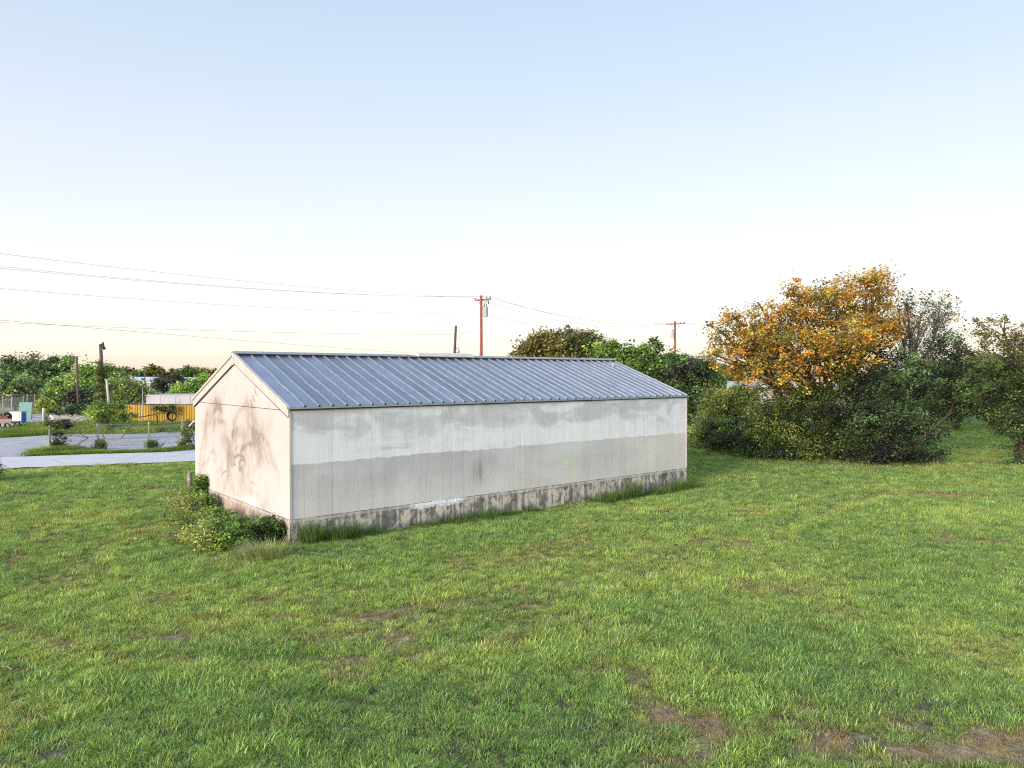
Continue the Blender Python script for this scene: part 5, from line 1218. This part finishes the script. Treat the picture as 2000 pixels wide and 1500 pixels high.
# grey low building behind the yellow fence
def block(name, label, p0, length, depth, h, wallm, roofm, a=0.0, rise=.0, over=.25, base_z=None, windows=(), fascia=None, cat='building', door=None, panels=0):
    p0 = np.array(p0, float); root = empty(name, p0, label, cat, rz=a)
    MB().box((length / 2, depth / 2, h / 2 - .2), (length, depth, h + .4)).build('wall', M[wallm], root)
    if panels:
        w = length / panels
        for k in range(panels): MB().box((w * (k + .5), -.03, h / 2), (w - .03, .05, h - .02)).build('wall_sheet', M[wallm], root)
    y0, y1 = -over, depth + over
    if rise > 0:
        vs = []
        for xx in (-over, length + over):
            for yy, zz in ((y0, h), (depth / 2, h + rise), (y1, h), (y1, h + .1), (depth / 2, h + rise + .1), (y0, h + .1)): vs.append((xx, yy, zz + .004))
        fs = [(0, 1, 2, 3, 4, 5), tuple(6 + q for q in range(6))[::-1]] + [(q, 6 + q, 6 + (q + 1) % 6, (q + 1) % 6) for q in range(6)]
        rf = MB().add(vs, fs).build('roof', M[roofm], root)
        nr = int(length / .9)
        for k in range(nr + 1):
            xx = k * length / nr
            MB().tube([(xx, y0 + .02, h + .12), (xx, depth / 2, h + rise + .12)], .025, 4).build('seam', M[roofm], rf)
        g_ = MB(); g_.add([(0, 0, h), (0, depth, h), (0, depth / 2, h + rise), (.05, 0, h), (.05, depth, h), (.05, depth / 2, h + rise)], [(0, 2, 1), (3, 4, 5), (0, 1, 4, 3), (1, 2, 5, 4), (2, 0, 3, 5)]); g_.build('gable', M[wallm], root)
    else:
        MB().box((length / 2, depth / 2, h + .054), (length + 2 * over, depth + 2 * over, .1)).build('roof', M[roofm], root)
    if fascia: MB().box((length / 2, y0 - .03, h + .02), (length + 2 * over + .05, .05, .22)).build('fascia', M[fascia], root)
    for (x, z, w, hh) in windows:
        f_ = MB(); t = .07
        for bx, bz, sx, sz in ((x, z + hh / 2, w + t, t), (x, z - hh / 2, w + t, t), (x - w / 2, z, t, hh - t), (x + w / 2, z, t, hh - t)): f_.box((bx, -.05, bz), (sx, .1, sz))
        wf = f_.build('window', M['white'], root); MB().box((x, -.02, z), (w - t, .03, hh - t)).build('pane', M['windowglass'], wf)
    return root
zg = P(330, 768, 75)[2]
block('low_shed', 'long low grey metal shed behind the yellow fence', gp(285, 75), 10.5, 5, zg - .1, 'greysheet', 'greysheet', R(3), 0, .1, panels=7)
block('far_house', 'distant building with a white metal pitched roof left of the shed', gp(322, 132), 11.5, 9, 1.9, 'teal', 'whiteroof', R(2), 2.1, .3)
block('far_house', 'small distant pale roofed building behind the round bush', gp(230, 150), 6.5, 6, 2.8, 'creamwall', 'whiteroof', R(2), 1.2, .3)
block('far_house', 'far white roof strip close to the shed gable outline', gp(374, 140), 14, 8, 2.6, 'creamwall', 'whiteroof', R(2), 1.0, .3)
zc_ = P(1480, 751, 96)[2]
block('cream_building', 'cream walled building with a pale metal roof behind the hedge', gp(1392, 96), 17, 12, zc_, 'creamwall', 'whiteroof', R(-2), .55, .5, windows=[(11.0, 1.9, 1.4, 1.0), (3.6, 1.9, 1.2, 1.0), (14.5, 1.9, 1.2, 1.0)], fascia='white')
aw = gp(1523, 95.2); o = MB().add([(0, 0, 0), (1.5, 0, 0), (1.5, -.8, -.35), (0, -.8, -.35), (0, 0, -.06), (1.5, 0, -.06), (1.5, -.8, -.41), (0, -.8, -.41)], [(3, 2, 1, 0), (4, 5, 6, 7), (0, 1, 5, 4), (1, 2, 6, 5), (2, 3, 7, 6), (3, 0, 4, 7)]).build('awning', M['teal']); o.location = (aw[0], aw[1], P(1530, 757, 95.2)[2]); tag(o, 'small teal awning on the cream building', 'awning')
zz_ = P(1550, 735, 118)[2]
block('green_roofed_building', 'building with a green roof and red eave board behind the cream one', gp(1490, 118), 11, 8, zz_, 'creamwall', 'greenroof', R(-2), .9, .4, fascia='redtrim')

# ------------------------------------------------------------------ things in the yard
def pale_marker(px, py, h, r, lb, mt='pole_pale', cat='bollard'):
    g = G(px, py); root = empty('bollard', g, lb, cat)
    MB().lathe((0, 0, 0), [(r, -.1), (r, h - .05), (r * .8, h), (r * .3, h + .02)], 10).build('post', M[mt], root, smooth=True)
    MB().lathe((0, 0, h * .62), [(r * 1.06, 0), (r * 1.06, .08)], 10).build('band', M['galv'], root)
pale_marker(86, 833, 1.55, .13, 'thick pale concrete marker post in the gravel yard')
pale_marker(371, 962, .75, .09, 'short stub of a post behind the shed gable', 'weathered_wood', 'post')
g = G(10, 838); ct = empty('old_cart', g, 'old grey flatbed cart loaded with dark scrap at the left edge', 'cart')
MB().box((0, 0, .55), (1.9, 1.3, .10)).build('bed', M['weathered_wood'], ct)
MB().box((0, -.66, .72), (1.9, .05, .28)).build('side_board', M['weathered_wood'], ct)
for dx in (-.6, .6):
    for dy in (-.6, .6): MB().torus((dx, dy, .28), .22, .06, (0, 1, 0), 16, 6).build('wheel', M['rubber'], ct)
MB().tube([(.95, -.4, .5), (1.6, -.7, .1)], .035, 6).build('drawbar', M['rust'], ct)
sc2 = empty('scrap_engine', g + [-.1, .1, .6], 'dark rusty engine lump lying on the cart', 'scrap')
MB().box((0, 0, .25), (.8, .5, .42)).build('block', M['rust'], sc2); MB().torus((.35, -.1, .45), .25, .08, (0, 1, .3), 14, 6).build('flywheel', M['rubber'], sc2); MB().tube([(-.5, 0, .4), (0, 0, .65), (.4, .1, .5)], .06, 6).build('pipe', M['dark'], sc2)
g = gp(35, 66); bx = empty('utility_box', g, 'white metal box beside a blue barrel in the back yard', 'box'); MB().box((0, 0, .5), (1.0, .8, 1.0)).build('body', M['white'], bx); MB().box((0, -.42, .55), (.8, .03, .7)).build('door', M['white'], bx); MB().box((0, 0, 1.03), (1.1, .9, .06)).build('lid', M['greysheet'], bx)
g = gp(43, 66); br_ = empty('barrel', g, 'blue plastic barrel right of the white box', 'barrel'); MB().lathe((0, 0, 0), [(.27, 0), (.3, .1), (.3, .35), (.31, .38), (.3, .41), (.3, .7), (.31, .73), (.3, .76), (.27, .92)], 14).build('body', M['blue'], br_, smooth=True); MB().lathe((0, 0, .92), [(.26, 0), (.26, .03)], 14).build('lid', M['dark'], br_)
g = gp(49, 68); sb = empty('sign_board', g, 'teal board leaning on the fence corner post', 'board'); MB().box((0, 0, 1.0), (1.2, .06, 1.6), rx=-.12).build('board', M['teal'], sb); MB().box((-.5, .1, .6), (.08, .08, 1.3)).build('leg', M['pole_pale'], sb); MB().box((.5, .1, .6), (.08, .08, 1.3)).build('leg', M['pole_pale'], sb)
g = gp(105, 58); wp = empty('white_panel', g, 'white triangular panel standing in the yard left of the junk heap', 'panel'); MB().add([(-.35, 0, 0), (.4, 0, 0), (-.1, 0, 1.1), (-.35, 0, 1.2), (-.35, .06, 0), (.4, .06, 0), (-.1, .06, 1.1), (-.35, .06, 1.2)], [(0, 1, 2, 3), (7, 6, 5, 4), (0, 4, 5, 1), (1, 5, 6, 2), (2, 6, 7, 3), (3, 7, 4, 0)]).build('sheet', M['white'], wp)
MB().tube([(.1, .35, -.02), (.0, .08, .85)], .03, 5).build('prop', M['dark'], wp)
# car shaped wreck and drums between the shrubs
def small_car(g, rz, lb, paint):
    root = empty('parked_car', g, lb, 'car', rz=rz); m = MB()
    prof = [(-2.1, .35), (-2.15, .7), (-1.6, .95), (-.9, 1.0), (-.45, 1.4), (.75, 1.42), (1.45, 1.0), (2.0, .92), (2.1, .6), (2.05, .35)]
    vs = [(x, y, z) for y, in ((-.82,), (.82,)) for x, z in prof]; n = len(prof)
    m.add(vs, [tuple(range(n)), tuple(range(n, 2 * n))[::-1]] + [(q, n + q, n + (q + 1) % n, (q + 1) % n) for q in range(n)]); m.build('body', M[paint], root)
    for sy in (-.83, .83): MB().add([(-.75, sy, 1.03), (-.4, sy, 1.32), (.68, sy, 1.34), (1.2, sy, 1.03), (-.75, sy * 1.01, 1.03), (-.4, sy * 1.01, 1.32), (.68, sy * 1.01, 1.34), (1.2, sy * 1.01, 1.03)], [(0, 1, 2, 3), (7, 6, 5, 4), (0, 4, 5, 1), (1, 5, 6, 2), (2, 6, 7, 3), (3, 7, 4, 0)]).build('side_window', M['windowglass'], root)
    for x in (-1.35, 1.3):
        for y in (-.78, .78): w_ = MB().torus((x, y, .32), .23, .09, (0, 1, 0), 16, 6).build('wheel', M['rubber'], root)
small_car(gp(142, 63), R(12), 'grey car mostly hidden by shrubs and junk behind the fence', 'galv')
for i, (px, d, lb, mt) in enumerate([(122, 57, 'rusty oil drum standing left of the hidden car', 'rust'), (127.5, 57.3, 'second rusty drum, tight against the first', 'rust')]):
    g = gp(px, d); r_ = empty('oil_drum', g, lb, 'drum', 'rusty drums in the yard'); MB().lathe((0, 0, 0), [(.28, 0), (.29, .3), (.3, .32), (.29, .34), (.29, .58), (.3, .6), (.29, .62), (.28, .88)], 14).build('body', M[mt], r_, smooth=True); MB().lathe((0, 0, .88), [(.25, 0), (.25, .012)], 14).build('lid', M['dark'], r_)
# stack of pallets
def pallet(at, rz, lb):
    root = empty('pallet', at, lb, 'pallet', 'stacked pallets in the yard', rz)
    src = MB().box((0, 0, .125), (1.2, .1, .022)).build('slat', M['weathered_wood'], root)
    for k in range(7):
        o = src if k == 0 else src.copy()
        if k: sc.collection.objects.link(o); o.parent = root
        o.location = (0, -.48 + .16 * k, 0)
    for x in (-.55, 0, .55): MB().box((x, 0, .055), (.09, 1.05, .09)).build('stringer', M['weathered_wood'], root)
base = G(172, 832)
for k, lb in enumerate(['bottom pallet of the stack in the yard', 'second pallet from the bottom of the stack', 'third pallet from the bottom of the stack', 'second pallet from the top of the stack', 'topmost pallet of the stack in the yard']):
    pallet(base + [random.uniform(-.08, .08), 2 + random.uniform(-.08, .08), .15 * k], R(random.uniform(-8, 8) + 10), lb)
# hose reel in front of the yellow fence
g = gp(336, 62); hr = empty('hose_reel', g, 'black hose coil on a frame before the yellow fence', 'hose reel')
zc3 = P(338, 813, 62)[2] - g[2]
for k, rr in enumerate((.34, .38, .42)): MB().torus((0, -.06 * k, zc3 + .02 * k), rr, .045, (.05, 1, .03 * k), 24, 7).build('hose_coil', M['rubber'], hr)
MB().tube([(0, .05, zc3 + .3), (-1.0, .05, zc3 + .26), (-2.4, .1, zc3 - .02), (-3.3, .1, zc3 - .12)], .045, 7).build('boom', M['dark'], hr)
for xx in (-.05, -1.3): MB().tube([(xx, .1, -.1), (xx, .08, zc3 + .1)], .04, 6).build('stand_leg', M['dark'], hr)
